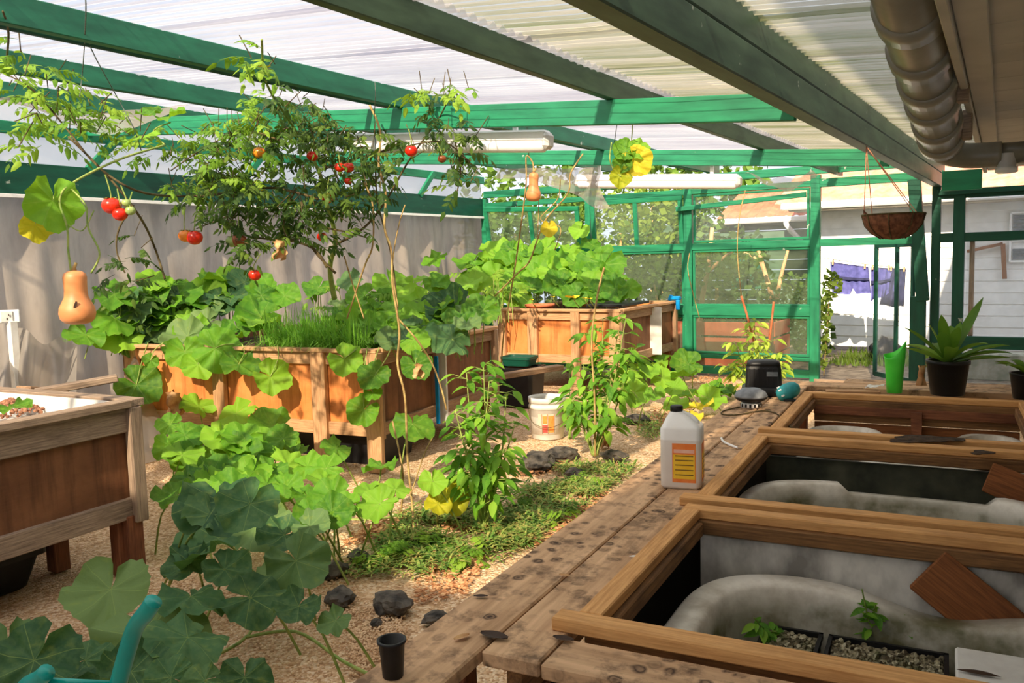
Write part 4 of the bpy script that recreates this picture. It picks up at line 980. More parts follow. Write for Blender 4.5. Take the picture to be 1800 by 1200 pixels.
# ================================================================ PLANTS
random.seed(21)
def pumpkin_mesh(seed, mat):
    """heart-based, shallowly lobed leaf; stalk joins at the origin, tip along +y, about one unit wide"""
    rs = random.Random(seed); n = 36; rings = (.22, .5, .78, 1.0); ph = rs.uniform(0, 6); cup = rs.uniform(-.10, .22); wv = rs.uniform(.03, .07)
    vs = [(0, 0, 0)]
    for q in rings:
        for k in range(n):
            th = -PI + 2*PI*(k+.5)/n
            r = .52*(1+.12*math.cos(th))*(1-.6*math.exp(-((abs(th)-PI)/.13)**2))*(1+.05*math.cos(5*th)+.028*math.cos(17*th+ph))
            if q < 1: r = r*q
            x, y = r*math.sin(th), r*math.cos(th); rad = math.hypot(x, y)
            z = cup*rad*rad*1.8 + wv*1.3*q*q*math.sin(3*th+ph) - .045*q*math.cos(7*th) + .035*q*q*math.sin(11*th+ph*2) + .09*noise.noise(V((x*5+seed*3, y*5, 0)))*q
            vs.append((x, y, z))
    fs = [(0, 1+k, 1+(k+1) % n) for k in range(n) if k != n-1]
    for i in range(len(rings)-1):
        a, b = 1+i*n, 1+(i+1)*n
        fs += [(a+k, b+k, b+k+1, a+k+1) for k in range(n-1)]
    mb = MB(); mb.add(vs, [f[::-1] for f in fs]); me = mb.mesh('leaf', True); me.materials.append(MT[mat]); return me
PL = {m: [pumpkin_mesh(s, m) for s in range(5)] for m in ('pumpkin', 'pumpkinoldshade', 'yellowleaf')}
def leaflet(mb, base, d, s, L, wd, droop):
    n = 4; vs = []; up = d.cross(s)
    for i in range(n+1):
        u = i/n; w_ = wd*(math.sin(PI*min(1, u*.92+.08))**.8)*(1-.35*u) if 0 < i < n else .0
        c = base+d*(L*u)-V((0, 0, 1))*droop*u*u*L
        w_ *= 1+.25*(i % 2)
        vs += [c+s*w_+up*w_*.35, c, c-s*w_+up*w_*.35]
    mb.add(vs, [f for i in range(n) for f in ((i*3, i*3+1, i*3+4, i*3+3), (i*3+1, i*3+2, i*3+5, i*3+4))])
def tomato_mesh(seed, mat, pairs=3, thin=1.0):
    rs = random.Random(seed); mb = MB(); X, Y, Z = V((1, 0, 0)), V((0, 1, 0)), V((0, 0, 1))
    ax = [V((.03*math.sin(u*3+seed), u, .10*math.sin(u*2.2)-.30*u*u)) for u in (0, .25, .5, .75, 1)]
    mb.tube(ax, [.012, .011, .009, .007, .004], 3, False)
    for i in range(pairs):
        u = .28+.62*i/pairs; p = V((.03*math.sin(u*3+seed), u, .10*math.sin(u*2.2)-.30*u*u)); L = .34*(1.0-.25*abs(u-.5))*rs.uniform(.8, 1.15)
        for s_ in (-1, 1):
            d = (X*s_*.85+Y*rs.uniform(.3, .7)+Z*rs.uniform(-.5, .15)).normalized(); leaflet(mb, p, d, d.cross(Z).normalized(), L, .085*thin*rs.uniform(.8, 1.2), rs.uniform(.2, .7))
    d = (Y+Z*-.6).normalized(); leaflet(mb, ax[-1], d, X, .36, .10*thin, .4)
    me = mb.mesh('leaf', True); me.materials.append(MT[mat]); return me
TL = {m: [tomato_mesh(s, m, 3+(s % 2)) for s in range(4)] for m in ('tomatoleaf', 'tomatobright', 'lightleaf')}
def pepper_mesh(seed, mat):
    rs = random.Random(seed); mb = MB(); n = 6; cur = rs.uniform(.1, .5); vs = []
    for i in range(n+1):
        u = i/n; w_ = .22*math.sin(PI*u**.8)**.9 if 0 < i < n else .004
        c = V((0, u, -.5*cur*u*u)); vs += [c+V((w_, 0, w_*.4)), c, c+V((-w_, 0, w_*.4))]
    mb.add(vs, [f for i in range(n) for f in ((i*3, i*3+1, i*3+4, i*3+3), (i*3+1, i*3+2, i*3+5, i*3+4))])
    me = mb.mesh('leaf', True); me.materials.append(MT[mat]); return me
EL = {m: [pepper_mesh(s, m) for s in range(4)] for m in ('pepperleaf', 'lightleaf')}
def orient(n, t):
    z = V(n).normalized(); y = V(t)-z*V(t).dot(z); y = y.normalized() if y.length > 1e-4 else z.orthogonal().normalized()
    return Matrix((y.cross(z), y, z)).transposed()
def addleaf(plant, me, pos, n, t, size, name='leaf'):
    return put(name, me, None, plant, pos, orient(n, t), size)
TOCAM = lambda p: (CPOS-p).normalized()
def petiole(mb, base, p, r=.005, sag=.25):
    base, p = V(base), V(p); m = base.lerp(p, .55)+V((rnd(-.03, .03), rnd(-.03, .03), (p-base).length*sag*.4)); mb.tube(curve([base, m, p], 3), [r*1.2]*3+[r]*4, 5, False)
def pumpkin(label, leaves, posf, basef, loc, mats=('pumpkin',), up=1.0, cam_=.45, jit=.5, group='pumpkin vines', pr=.005, vine=None):
    """leaves: (x, y, width in px); posf gives the point in space, basef where its stalk starts"""
    t = thing('pumpkin_vine', label, 'pumpkin plant', loc, group); st = MB()
    for L in leaves:
        x, y, wpx = L[:3]; p = posf(x, y); dist = (p-CPOS).length*.97; size = wpx/FPX*dist*.93
        m = L[3] if len(L) > 3 else random.choice(mats); me = random.choice(PL[m])
        n = V((rnd(-jit, jit), rnd(-jit, jit), up)) + TOCAM(p)*cam_*rnd(.4, 1.6)
        a = rnd(0, 2*PI); td = V((math.cos(a), math.sin(a), -.35)) + TOCAM(p)*.7
        addleaf(t, me, p, n, td, size)
        sb = MB(); petiole(sb, basef(p), p, pr); part('stalk', sb, 'stem', t, True)
    for pts in vine or (): 
        sb = MB(); sb.tube(curve(pts, 5), .007, 6); part('runner', sb, 'stem', t, True)
    return t
def inside(p, x, y): return p if p.x > -6.85 else hx(x, y, -6.85)
def fill(n, x0, x1, y0, y1, w0, w1): return [(rnd(x0, x1), rnd(y0, y1), rnd(w0, w1)) for _ in range(n)]

# --- foreground vine (in the shade of the unseen house)
fore = [(195, 1035, 135), (255, 1120, 190), (330, 1120, 140), (60, 1160, 150), (15, 1135, 100), (335, 1048, 115), (395, 1000, 85), (440, 1050, 120), (330, 985, 85),
        (520, 985, 115), (525, 1065, 85), (590, 1090, 62), (430, 1190, 95), (360, 1195, 70), (500, 940, 90), (385, 945, 150), (450, 925, 120), (120, 1195, 100),
        (230, 1180, 110), (150, 1160, 80), (545, 925, 70), (300, 1190, 80), (480, 1010, 70), (415, 985, 60)]
gf = lambda h: (lambda x, y: hz(x, y, h+rnd(-.07, .07)))
def gb(p): 
    a = rnd(0, 6); return V((p.x+.16*math.cos(a)-.02, p.y+.16*math.sin(a)+.05, .0))
pumpkin('shaded dark leaved pumpkin vine sprawling over the gravel in the left foreground', fore, gf(.30), gb, hz(330, 1130, 0), ('pumpkinoldshade',), 1.0, .5,
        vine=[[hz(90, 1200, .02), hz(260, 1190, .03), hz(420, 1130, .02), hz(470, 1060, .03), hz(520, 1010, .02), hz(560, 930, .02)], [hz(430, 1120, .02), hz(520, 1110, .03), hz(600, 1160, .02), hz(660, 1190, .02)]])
pumpkin('tall silvery mottled pumpkin shoot beside the near planter leg', [(385, 880, 150, 'pumpkinoldshade'), (440, 885, 110, 'pumpkinoldshade'), (370, 905, 90, 'pumpkinoldshade')], gf(.62), lambda p: hz(295, 1035, 0)+V((rnd(-.03, .03), rnd(-.03, .03), 0)), hz(300, 1035, 0), up=.8, cam_=.7, jit=.2)
# --- vine before the long planter
mid = [(350, 790, 95), (410, 805, 95), (440, 835, 85), (330, 840, 80), (505, 818, 80), (570, 845, 62), (585, 872, 80), (540, 872, 70), (415, 727, 85), (480, 750, 82), (350, 715, 62),
       (670, 820, 66), (668, 885, 75), (695, 860, 56), (725, 745, 82), (760, 845, 55), (650, 862, 50), (470, 850, 70), (390, 770, 80), (320, 800, 70), (300, 745, 45), (460, 790, 80),
       (370, 830, 80), (430, 770, 70), (310, 870, 70), (350, 870, 70), (540, 820, 60), (500, 870, 70), (610, 890, 60), (560, 900, 60), (450, 880, 70), (410, 860, 80)] + fill(22, 300, 600, 760, 905, 45, 75)
pumpkin('bright pumpkin vine spilling in front of the long planter box', mid, lambda x, y: hz(x, y, .34 if y > 780 else .45), gb, hz(430, 880, 0), ('pumpkin',), 1.0, .55,
        vine=[[hz(330, 900, .02), hz(450, 900, .03), hz(560, 910, .02), hz(680, 910, .02), hz(740, 880, .02)]])
pumpkin('yellowing pumpkin leaf lying by the near pepper plant', [(795, 868, 75, 'yellowleaf'), (770, 885, 50, 'yellowleaf'), (820, 855, 45, 'yellowleaf')], gf(.16), gb, hz(790, 900, 0), up=.8, cam_=.6)
# --- on and over the long planter
FR2 = (P2(0, 0, 0), V((math.sin(A2), -math.cos(A2), 0)))          # its front plane
fp2 = lambda o: (lambda x, y: hplane(x, y, FR2[0]+FR2[1]*o, FR2[1]))
hang = [(378, 612, 85), (325, 618, 66), (265, 633, 30), (240, 676, 78), (420, 640, 72), (605, 630, 66), (660, 658, 62), (640, 720, 62), (475, 662, 70), (348, 640, 60), (300, 615, 40), (655, 690, 34), (730, 640, 60, 'pumpkin')]
pumpkin('pumpkin shoots hanging down the sunlit face of the long planter box', hang, lambda x, y: fp2(.10+rnd(0, .06))(x, y), lambda p: V((p.x+rnd(-.1, .1), p.y+.12, .97)), P2(1.4, -.12, .95), ('pumpkin',), .55, .9, .3, pr=.004)
top2 = [(150, 588, 66), (212, 586, 82), (226, 515, 56), (290, 520, 46), (350, 520, 80), (402, 521, 90), (458, 556, 82), (270, 552, 62), (380, 498, 60), (430, 495, 60), (330, 560, 60), (300, 575, 55), (255, 575, 60), (500, 520, 55), (560, 505, 55),
        (640, 582, 95), (795, 596, 92), (700, 545, 70), (745, 575, 80), (670, 545, 60), (610, 560, 60), (760, 540, 60), (720, 520, 60), (640, 520, 60), (590, 540, 50), (690, 600, 60), (820, 570, 60), (850, 545, 75), (800, 545, 110)]
def ptop2(x, y):
    o = -max(.05, min(1.9, (612-y)/100*1.0)); return inside(hplane(x, y, FR2[0]+FR2[1]*(o+rnd(-.08, .08)), FR2[1]), x, y)
pumpkin('pumpkin leaves crowding the top of the long planter box', top2+fill(46, 190, 480, 488, 598, 48, 80)+fill(30, 600, 830, 490, 598, 45, 80), ptop2, lambda p: V((p.x+rnd(-.08, .08), p.y+rnd(-.08, .08), .86)), P2(1.4, 1.0, .9), ('pumpkin', 'pumpkin', 'pumpkin', 'pumpkinoldshade'), .8, .7, .4, pr=.004)
# --- far planter
top3 = [(765, 455, 52), (830, 462, 70), (872, 452, 85), (960, 436, 60), (1010, 462, 80), (1060, 465, 95), (940, 482, 80), (985, 498, 60), (920, 500, 60), (1035, 500, 60), (1082, 500, 52), (1010, 512, 42), (1052, 515, 46), (850, 490, 60), (900, 468, 70), (975, 462, 70), (1000, 440, 50), (1075, 480, 60), (1105, 507, 45), (900, 440, 45), (1040, 430, 40), (1020, 405, 40)]
def ptop3(x, y):
    Y = 8.95 + max(0, min(1.5, (535-y)/85*1.3)); return inside(hy(x, y, Y+rnd(-.08, .08)), x, y)
pumpkin('lush pumpkin plant filling the far planter box', top3+fill(40, 830, 1085, 440, 520, 40, 66), ptop3, lambda p: V((p.x+rnd(-.08, .08), p.y+rnd(-.08, .08), .9)), P3(.8, .9, .95), ('pumpkin',), .7, .8, .4, pr=.004)
side3 = [(1180, 625, 82), (1130, 662, 72), (1185, 682, 42), (1210, 640, 60), (1145, 640, 60), (1115, 690, 55), (1165, 665, 60), (1200, 660, 50), (1150, 690, 40), (1100, 665, 50)]
pumpkin('pumpkin plant on the gravel at the foot of the far planter box', side3, gf(.32), gb, hz(1160, 700, 0), ('pumpkin',), .9, .6)
low = [(1205, 695, 55, 'pumpkin'), (1245, 700, 60), (1225, 715, 60), (1262, 690, 45), (1190, 712, 50), (1275, 680, 40), (1250, 678, 40), (1215, 730, 40)]
pumpkin('low spreading pale pumpkin seedlings beside the far end of the bench', low, gf(.10), gb, hz(1235, 715, 0), ('pumpkin', 'yellowleaf', 'pumpkin'), 1.0, .3)

# --- grass-like chives at the front of the long planter
mb = MB(); random.seed(31)
for i in range(2200):
    cx_ = rnd(.2, 1.15); cy_ = rnd(.04, .7); p = P2(cx_, cy_, .88); a = rnd(0, 2*PI)
    d = V((math.cos(a), math.sin(a), 0))*rnd(.05, .5) - V((0, 1, 0))*rnd(0, .35)*(1 if cy_ < .35 else .2); L = rnd(.22, .52); w_ = rnd(.0025, .0045); s_ = V((-d.y, d.x, 0)).normalized()
    q = [p+d*L*u*u*1.2+V((0, 0, L*(u-.62*u*u*min(1.4, d.length*2.4)))) for u in (0, .35, .7, 1)]
    mb.add([q[0]-s_*w_, q[0]+s_*w_, q[1]-s_*w_, q[1]+s_*w_, q[2]-s_*w_*.8, q[2]+s_*w_*.8, q[3]], [(0, 1, 3, 2), (2, 3, 5, 4), (4, 5, 6)])
tag(part('chives', mb, 'grassblade'), 'dense grassy clump of chives at the front edge of the long planter box', 'chives', None, 'stuff')

# --- climbing tomato
random.seed(41)
t = thing('tomato_plant', 'tall climbing tomato plant with red fruit sprawling under the roof', 'tomato plant', hd(585, 520, 6.7))
blobs = [(480, 300, 110, 85, 62), (600, 300, 85, 75, 44), (540, 225, 90, 45, 28), (560, 390, 60, 50, 20), (430, 440, 24, 40, 8), (500, 175, 45, 22, 8), (645, 335, 40, 75, 14), (700, 270, 50, 30, 8), (765, 195, 45, 45, 12), (800, 255, 45, 45, 14),
         (810, 310, 30, 30, 5), (220, 450, 40, 60, 5), (390, 350, 60, 50, 22), (340, 300, 50, 55, 14), (600, 230, 70, 30, 14), (470, 385, 70, 45, 18)]
bright = [(405, 270, 70, 65, 44), (450, 215, 55, 45, 18), (330, 330, 40, 40, 8), (460, 105, 26, 34, 6), (60, 140, 60, 26, 9), (110, 190, 75, 40, 20), (50, 240, 55, 30, 8), (190, 245, 60, 30, 8), (20, 95, 22, 40, 5), (740, 165, 40, 20, 4), (800, 165, 30, 16, 4), (280, 250, 50, 30, 8)]
TD = lambda x, y: 5.75 - (.9 if x < 260 else 0) - .5*max(0, (x-650)/250) 
tomz = []
for lst, mk in ((blobs, 'tomatoleaf'), (bright, 'tomatobright')):
    for cx_, cy_, rx, ry, n in lst:
        for i in range(int(n*1.8)):
            a = rnd(0, 2*PI); r_ = math.sqrt(rnd(0, 1)); x, y = cx_+rx*r_*math.cos(a), cy_+ry*r_*math.sin(a)
            p = hd(x, y, TD(x, y)+rnd(-.42, .42)); out = V((rnd(-1, 1), rnd(-1, 1), rnd(-.7, .35)))
            nn = V((rnd(-.5, .5), rnd(-.5, .5), 1))+TOCAM(p)*rnd(0, .8)
            addleaf(t, random.choice(TL[mk]), p, nn, out, rnd(.10, .18))
            if i % 3 == 0: tomz.append(p)
def px3(lst, dz=0): return [hd(x, y, TD(x, y)+dz) for x, y in lst]
st = MB()
def stem(lst, r0, r1, mb=st, d0=0):
    c_ = curve(px3(lst, d0), 5); mb.tube(c_, [r0+(r1-r0)*i/(len(c_)-1) for i in range(len(c_))], 6)
tr = MB(); pts = curve([hd(588, 525, 6.75), hd(580, 470, 6.6), hd(590, 420, 6.35), hd(575, 360, 6.1), hd(560, 300, 5.9), hd(520, 230, 5.8), hd(470, 150, 5.75), hd(460, 70, 5.75)], 5)
tr.tube(pts, [.022-.017*i/(len(pts)-1) for i in range(len(pts))], 8); part('main_stem', tr, 'stem', t, True)
stem([(575, 470), (555, 440), (520, 425), (470, 420), (420, 410), (370, 380)], .010, .005); stem([(590, 480), (560, 450), (535, 420), (505, 420), (500, 380), (520, 330)], .009, .005)
stem([(590, 430), (640, 400), (680, 350), (720, 280), (770, 210), (790, 170)], .010, .004); stem([(570, 400), (620, 410), (650, 420)], .008, .004)
stem([(560, 350), (480, 330), (400, 340), (320, 345), (240, 335), (170, 290), (120, 230), (60, 160), (0, 125)], .010, .004)
stem([(500, 250), (430, 230), (360, 260), (300, 300)], .008, .004); stem([(560, 300), (620, 280), (700, 260), (780, 250), (830, 290)], .008, .004)
stem([(290, 490), (270, 430), (245, 380), (190, 310), (120, 240)], .008, .006); stem([(235, 360), (210, 400), (205, 440), (220, 480)], .006, .004); stem([(400, 380), (370, 392), (345, 402)], .005, .003); stem([(10, 120), (15, 60), (5, 20)], .006, .004)
stem([(800, 250), (810, 300), (800, 350)], .006, .004); stem([(660, 300), (665, 360), (690, 460), (700, 560)], .006, .004)
for p in tomz: 
    q = p+V((rnd(-.1, .1), rnd(-.1, .1), rnd(.02, .16))); st.tube([q, p], .003, 4, False)
part('branches', st, 'darkstem', t, True)
def tomato(x, y, rpx, mat, lab=None):
    p = hd(x, y, TD(x, y)-.25); r = rpx/FPX*(TD(x, y)-.25)*1.12
    me = bpy.data.meshes.new('tomato'); bm = bmesh.new(); bmesh.ops.create_uvsphere(bm, u_segments=16, v_segments=10, radius=r)
    for v_ in bm.verts:
        a = math.atan2(v_.co.y, v_.co.x); k = 1+.03*math.cos(5*a)*(1-abs(v_.co.z/r)); v_.co.x *= k; v_.co.y *= k; v_.co.z *= .9
        if v_.co.z > .55*r: v_.co.z -= .35*(v_.co.z-.55*r)
    bm.to_mesh(me); bm.free(); me.polygons.foreach_set('use_smooth', [True]*len(me.polygons))
    o = put('tomato', me, mat, t, p)
    if lab: o['label'] = lab
    mb = MB()
    for k in range(5):
        a = 2*PI*k/5; d = V((math.cos(a), math.sin(a), 0)); s_ = V((-d.y, d.x, 0)); c_ = p+V((0, 0, r*.72))
        mb.add([c_, c_+d*r*.5+s_*r*.14+V((0, 0, r*.1)), c_+d*r*1.0-V((0, 0, r*.05)), c_+d*r*.5-s_*r*.14+V((0, 0, r*.1))], [(0, 1, 2, 3)])
    mb.tube(curve([p+V((0, 0, r*.7)), p+V((rnd(-.01, .01), 0, r*1.5)), p+V((rnd(-.04, .04), rnd(-.03, .03), r*2.6+.03))], 3), .0035, 5)
    part('calyx', mb, 'stem', o, False)
for x, y, r, m, lb in ((196, 361, 15, 'tomred', 'ripe red'), (211, 376, 12, 'tomred', 'ripe red'), (222, 356, 7, 'tomgreen', 'unripe green'), (229, 370, 8, 'tomgreen', 'unripe green'), (342, 417, 13, 'tomred', 'ripe red'), (326, 414, 11, 'tomorange', 'orange turning'),
        (448, 483, 10, 'tomred', 'ripe red'), (456, 268, 10, 'tomorange', 'orange turning'), (549, 274, 9, 'tomred', None), (597, 294, 8, 'tomred', None), (613, 294, 9, 'tomred', None), (576, 348, 9, 'tomred', None), (566, 416, 8, 'tomred', None), (420, 422, 12, 'tombrown', 'brownish half-ripe'),
        (408, 424, 10, 'tomgreen', None), (723, 265, 10, 'tomred', 'ripe red'), (777, 279, 7, 'tombrown', None), (612, 318, 6, 'tomred', None), (535, 308, 5, 'tomgreen', None)):
    tomato(x, y, r, m, lb and lb+' tomato')
for x, y in ((455, 118), (470, 118), (412, 283), (460, 335)):
    p = hd(x, y, TD(x, y)-.3); mb = MB()
    for k in range(5):
        a = 2*PI*k/5; d = V((math.cos(a), math.sin(a), .3)); s_ = V((-d.y, d.x, 0)); mb.add([p, p+d*.012+s_*.008, p+d*.028, p+d*.012-s_*.008], [(0, 1, 2, 3)])
    part('flower', mb, 'yellow', t)

# --- young tomato-like greens in the far planter and the long planter
def greens(label, n, x0, x1, y0, y1, posf, mk, s0, s1, basez):
    t = thing('young_greens', label, 'seedlings', posf((x0+x1)/2, y1), 'young greens in the planters'); st = MB()
    for i in range(n):
        p = posf(rnd(x0, x1), rnd(y0, y1)); out = V((rnd(-1, 1), rnd(-1, 1), rnd(-.3, .7))); nn = V((rnd(-.5, .5), rnd(-.5, .5), 1))+TOCAM(p)*.5
        addleaf(t, random.choice(TL[mk]), p, nn, out, rnd(s0, s1))
        if i % 2 == 0:
            sb = MB(); petiole(sb, V((p.x+rnd(-.06, .06), p.y+rnd(-.06, .06), basez)), p, .004); part('stalk', sb, 'stem', t, True)
greens('feathery young tomato seedlings at the left of the far planter box', 60, 745, 900, 478, 535, lambda x, y: inside(hy(x, y, 8.6+rnd(-.5, .6)), x, y), 'tomatobright', .16, .28, .85)
greens('feathery greens between the pumpkin leaves of the long planter box', 40, 560, 740, 500, 590, ptop2, 'tomatobright', .13, .22, .86)
greens('dark feathery greens at the left of the long planter box', 26, 210, 330, 490, 560, ptop2, 'tomatoleaf', .15, .24, .86)

# --- pepper bushes
def pepper(label, base, tips, n, size, mk, spread, seed, fruits=0, group='pepper plants'):
    random.seed(seed); base = V((base.x, base.y, 0)); t = thing('pepper_plant', label, 'pepper plant', base, group); st = MB(); cs = []
    for tp, y0 in tips:
        tp = V(tp); m = base.lerp(tp, .45)+V((rnd(-.04, .04), rnd(-.04, .04), .03)); c_ = curve([base+V((rnd(-.02, .02), rnd(-.02, .02), 0)), m, tp], 8); cs.append((c_, y0))
        st.tube(c_, [.009-.006*i/(len(c_)-1) for i in range(len(c_))], 6)
    for i in range(n):
        c_, y0 = random.choice(cs); u = rnd(y0, 1); j = min(len(c_)-1, int(u*len(c_))); p0 = c_[j]; a = rnd(0, 2*PI); d = V((math.cos(a), math.sin(a), rnd(-.3, .5)))
        p = p0+d*rnd(.02, spread)*(1.15-u*.6); st.tube([p0, p], .0025, 4, False)
        out = V((d.x, d.y, rnd(-1.1, .1))); nn = V((d.x*.4, d.y*.4, 1))+TOCAM(p)*rnd(0, .7)
        addleaf(t, random.choice(EL[mk]), p, nn, out, size*rnd(.65, 1.25))
    part('stems', st, 'stem', t, True)
    for i in range(fruits):
        c_, y0 = random.choice(cs); p = c_[int(len(c_)*rnd(.45, .8))]+V((rnd(-.1, .1), rnd(-.15, -.02), -.02)); mb = MB(); mb.lathe([(0, -.1), (.008, -.09), (.016, -.06), (.02, -.03), (.02, -.005), (.012, .005), (0, .003)], 12, p); part('pepper', mb, 'capsicum', t, True)
d1 = hz(850, 930, 0); T1 = (d1-CPOS).dot(CM @ V((0, 0, -1)))
q1 = lambda x, y: hd(x, y, T1+rnd(-.12, .12))
pepper('near pepper bush with glossy leaves growing from the grass mulch', d1, [(q1(820, 655), .35), (q1(860, 670), .3), (q1(890, 690), .3), (q1(800, 720), .4), (q1(845, 735), .35), (q1(905, 745), .4), (q1(815, 775), .5), (q1(885, 790), .5), (q1(850, 640), .6), (q1(830, 830), .5), (q1(870, 840), .5), (q1(805, 800), .5)], 330, .095, 'pepperleaf', .15, 51, 7)
d2 = hz(1046, 800, 0); T2 = (d2-CPOS).dot(CM @ V((0, 0, -1)))
q2 = lambda x, y: hd(x, y, T2+rnd(-.15, .15))
pepper('tall pepper bush in front of the far planter box', d2, [(q2(1060, 560), .4), (q2(1100, 560), .5), (q2(1035, 580), .4), (q2(1085, 610), .4), (q2(1025, 640), .5), (q2(1070, 660), .4), (q2(1110, 620), .5), (q2(1060, 700), .5), (q2(1005, 700), .6), (q2(1085, 590), .5), (q2(1030, 730), .6), (q2(1075, 730), .6)], 300, .12, 'pepperleaf', .19, 52, 3)
d4 = hz(1000, 770, 0); T4 = (d4-CPOS).dot(CM @ V((0, 0, -1)))
pepper('small pepper seedling beside the white bucket', d4, [(hd(1000, 700, T4), .3), (hd(985, 715, T4), .4), (hd(1015, 720, T4), .4), (hd(1000, 640, T4+.9), .85)], 40, .10, 'pepperleaf', .10, 53)
d3 = hz(1330, 680, 0); T3 = 9.0; d3 = hd(1330, 690, T3); d3 = V((d3.x, d3.y, 0))
q3 = lambda x, y: hd(x, y, T3+rnd(-.15, .15))
pepper('yellow-green pepper bush behind the black air pump', d3, [(q3(1310, 575), .35), (q3(1330, 590), .3), (q3(1350, 600), .3), (q3(1370, 620), .4), (q3(1290, 600), .4), (q3(1300, 640), .5), (q3(1345, 640), .4), (q3(1375, 640), .5), (q3(1325, 560), .4), (q3(1280, 640), .5), (q3(1360, 655), .5)], 380, .10, 'lightleaf', .2, 54)
mb = MB(); 
for L_ in ([(1325, 600), (1315, 560), (1303, 520)], [(1352, 600), (1357, 560), (1360, 530)]):
    mb.tube(curve([hd(x, y, T3+.1) for x, y in L_], 5), .012, 7)
# bare canes rising from the same bush
tag(part('bare_canes', mb, 'terracotta', None, True), 'two bare reddish canes rising from the yellow-green pepper bush', 'canes')

# --- loose squash vines climbing on strings, with butternuts
def climber(label, paths, leaves=(), mat='stem', loc=None, lm='pumpkin', rr=.006):
    t = thing('squash_vine', label, 'squash vine', loc or paths[0][0][0], 'squash vines under the roof')
    for pts, r0 in paths:
        mb = MB(); mb.tube(curve(pts, 6), r0, 6); part('vine_stem', mb, mat, t, True)
    for p, n, td, s_, m in leaves: addleaf(t, random.choice(PL[m]), p, n, td, s_)
    return t
random.seed(61)
F = lambda x, y, d: hd(x, y, d)
tc_ = lambda x, y, d: TOCAM(hd(x, y, d))
climber('squash vine carrying the large butternut at the left', [([F(125, 478, 4.1), F(120, 440, 4.1), F(118, 400, 4.1), F(105, 350, 4.1), F(130, 320, 4.15), F(210, 280, 4.4), F(290, 255, 4.7)], .006), ([F(100, 370, 4.1), F(95, 345, 4.1), F(118, 322, 4.15)], .006), ([F(118, 325, 4.15), F(150, 360, 4.1), F(155, 400, 4.1), F(175, 445, 4.1), F(160, 480, 4.1)], .005), ([F(290, 255, 4.7), F(270, 230, 4.8), F(300, 215, 4.8)], .004), ([F(120, 395, 4.1), F(145, 405, 4.1), F(165, 370, 4.1)], .003)],
        [(F(93, 352, 4.08), tc_(80, 380, 4)+V((.7, .3, .1)), V((-.6, 0, -1)), .26, 'pumpkin'), (F(62, 395, 4.1), tc_(55, 410, 4)+V((.6, .3, 0)), V((-.3, 0, -1)), .15, 'yellowleaf'), (F(250, 240, 4.7), V((0, -.4, 1)), V((-1, 0, 0)), .2, 'pumpkin'), (F(300, 205, 4.8), V((0, -.5, 1)), V((1, 0, 0)), .16, 'pumpkin'), (F(265, 200, 4.8), V((.2, -.4, 1)), V((-1, 0, 0)), .15, 'pumpkin')], loc=F(120, 478, 4.1))
climber('thin yellowish vine hanging from the light with the small butternut', [([F(938, 302, 6.3), F(936, 285, 6.3), F(925, 275, 6.3), F(925, 320, 6.3), F(918, 380, 6.4), F(905, 470, 6.6), F(895, 530, 6.8), F(885, 590, 7.0), F(880, 660, 7.1)], .006), ([F(1025, 270, 6.3), F(1003, 305, 6.3), F(998, 340, 6.3), F(960, 385, 6.4), F(945, 420, 6.4), F(930, 460, 6.5), F(910, 480, 6.6), F(870, 520, 6.8)], .006), ([F(985, 315, 6.3), F(980, 350, 6.4), F(950, 385, 6.4), F(985, 400, 6.4), F(975, 440, 6.4)], .004), ([F(948, 330, 6.4), F(945, 420, 6.4)], .003)],
        [(F(965, 400, 6.38), tc_(960, 400, 6), V((0, 0, -1)), .12, 'yellowleaf')], 'drystem')
climber('dangling yellow-green squash shoot above the far batten light', [([F(1075, 250, 6.2), F(1072, 280, 6.2), F(1080, 300, 6.2), F(1092, 310, 6.2)], .005), ([F(1095, 300, 6.2), F(1105, 270, 6.2), F(1110, 245, 6.2), F(1112, 215, 6.3)], .004)],
        [(F(1100, 265, 6.2), tc_(1100, 265, 6)+V((0, 0, .5)), V((-1, 0, .2)), .17, 'pumpkin'), (F(1118, 280, 6.2), tc_(1100, 265, 6), V((.6, 0, -.7)), .22, 'yellowleaf'), (F(1120, 262, 6.2), tc_(1100, 265, 6)+V((.3, 0, .6)), V((1, 0, .2)), .16, 'pumpkin'), (F(1090, 308, 6.2), tc_(1100, 265, 6)+V((.4, 0, 0)), V((-.1, 0, -1)), .16, 'yellowleaf'), (F(1095, 285, 6.2), tc_(1100, 265, 6)+V((.0, 0, .2)), V((-.4, 0, -1)), .14, 'pumpkin')])
climber('long bare brown vine rising from the mulch before the long planter', [([hz(728, 940, 0), F(724, 880, 5.3), F(716, 800, 5.35), F(712, 700, 5.35), F(699, 640, 5.4), F(702, 580, 5.4), F(690, 500, 5.4), F(688, 440, 5.4), F(676, 400, 5.45), F(678, 340, 5.5), F(666, 290, 5.55), F(668, 230, 5.55), F(650, 185, 5.6)], .0075), ([hz(705, 900, 0), F(708, 830, 5.4), F(690, 740, 5.45)], .006), ([F(722, 870, 5.3), F(745, 800, 5.3), F(760, 770, 5.3)], .004)], (), 'drystem')
climber('second pale vine twisting beside the bare brown one', [([F(610, 560, 5.9), F(640, 470, 5.7), F(655, 430, 5.6), F(655, 360, 5.6), F(640, 320, 5.6)], .006), ([F(700, 560, 5.5), F(735, 600, 5.5), F(760, 640, 5.6), F(775, 680, 5.6), F(785, 720, 5.6)], .006), ([F(640, 560, 5.8), F(620, 500, 5.8), F(605, 450, 5.8)], .005), ([F(700, 540, 5.5), F(690, 470, 5.5), F(700, 400, 5.5), F(712, 360, 5.5)], .004)], (), 'drystem')
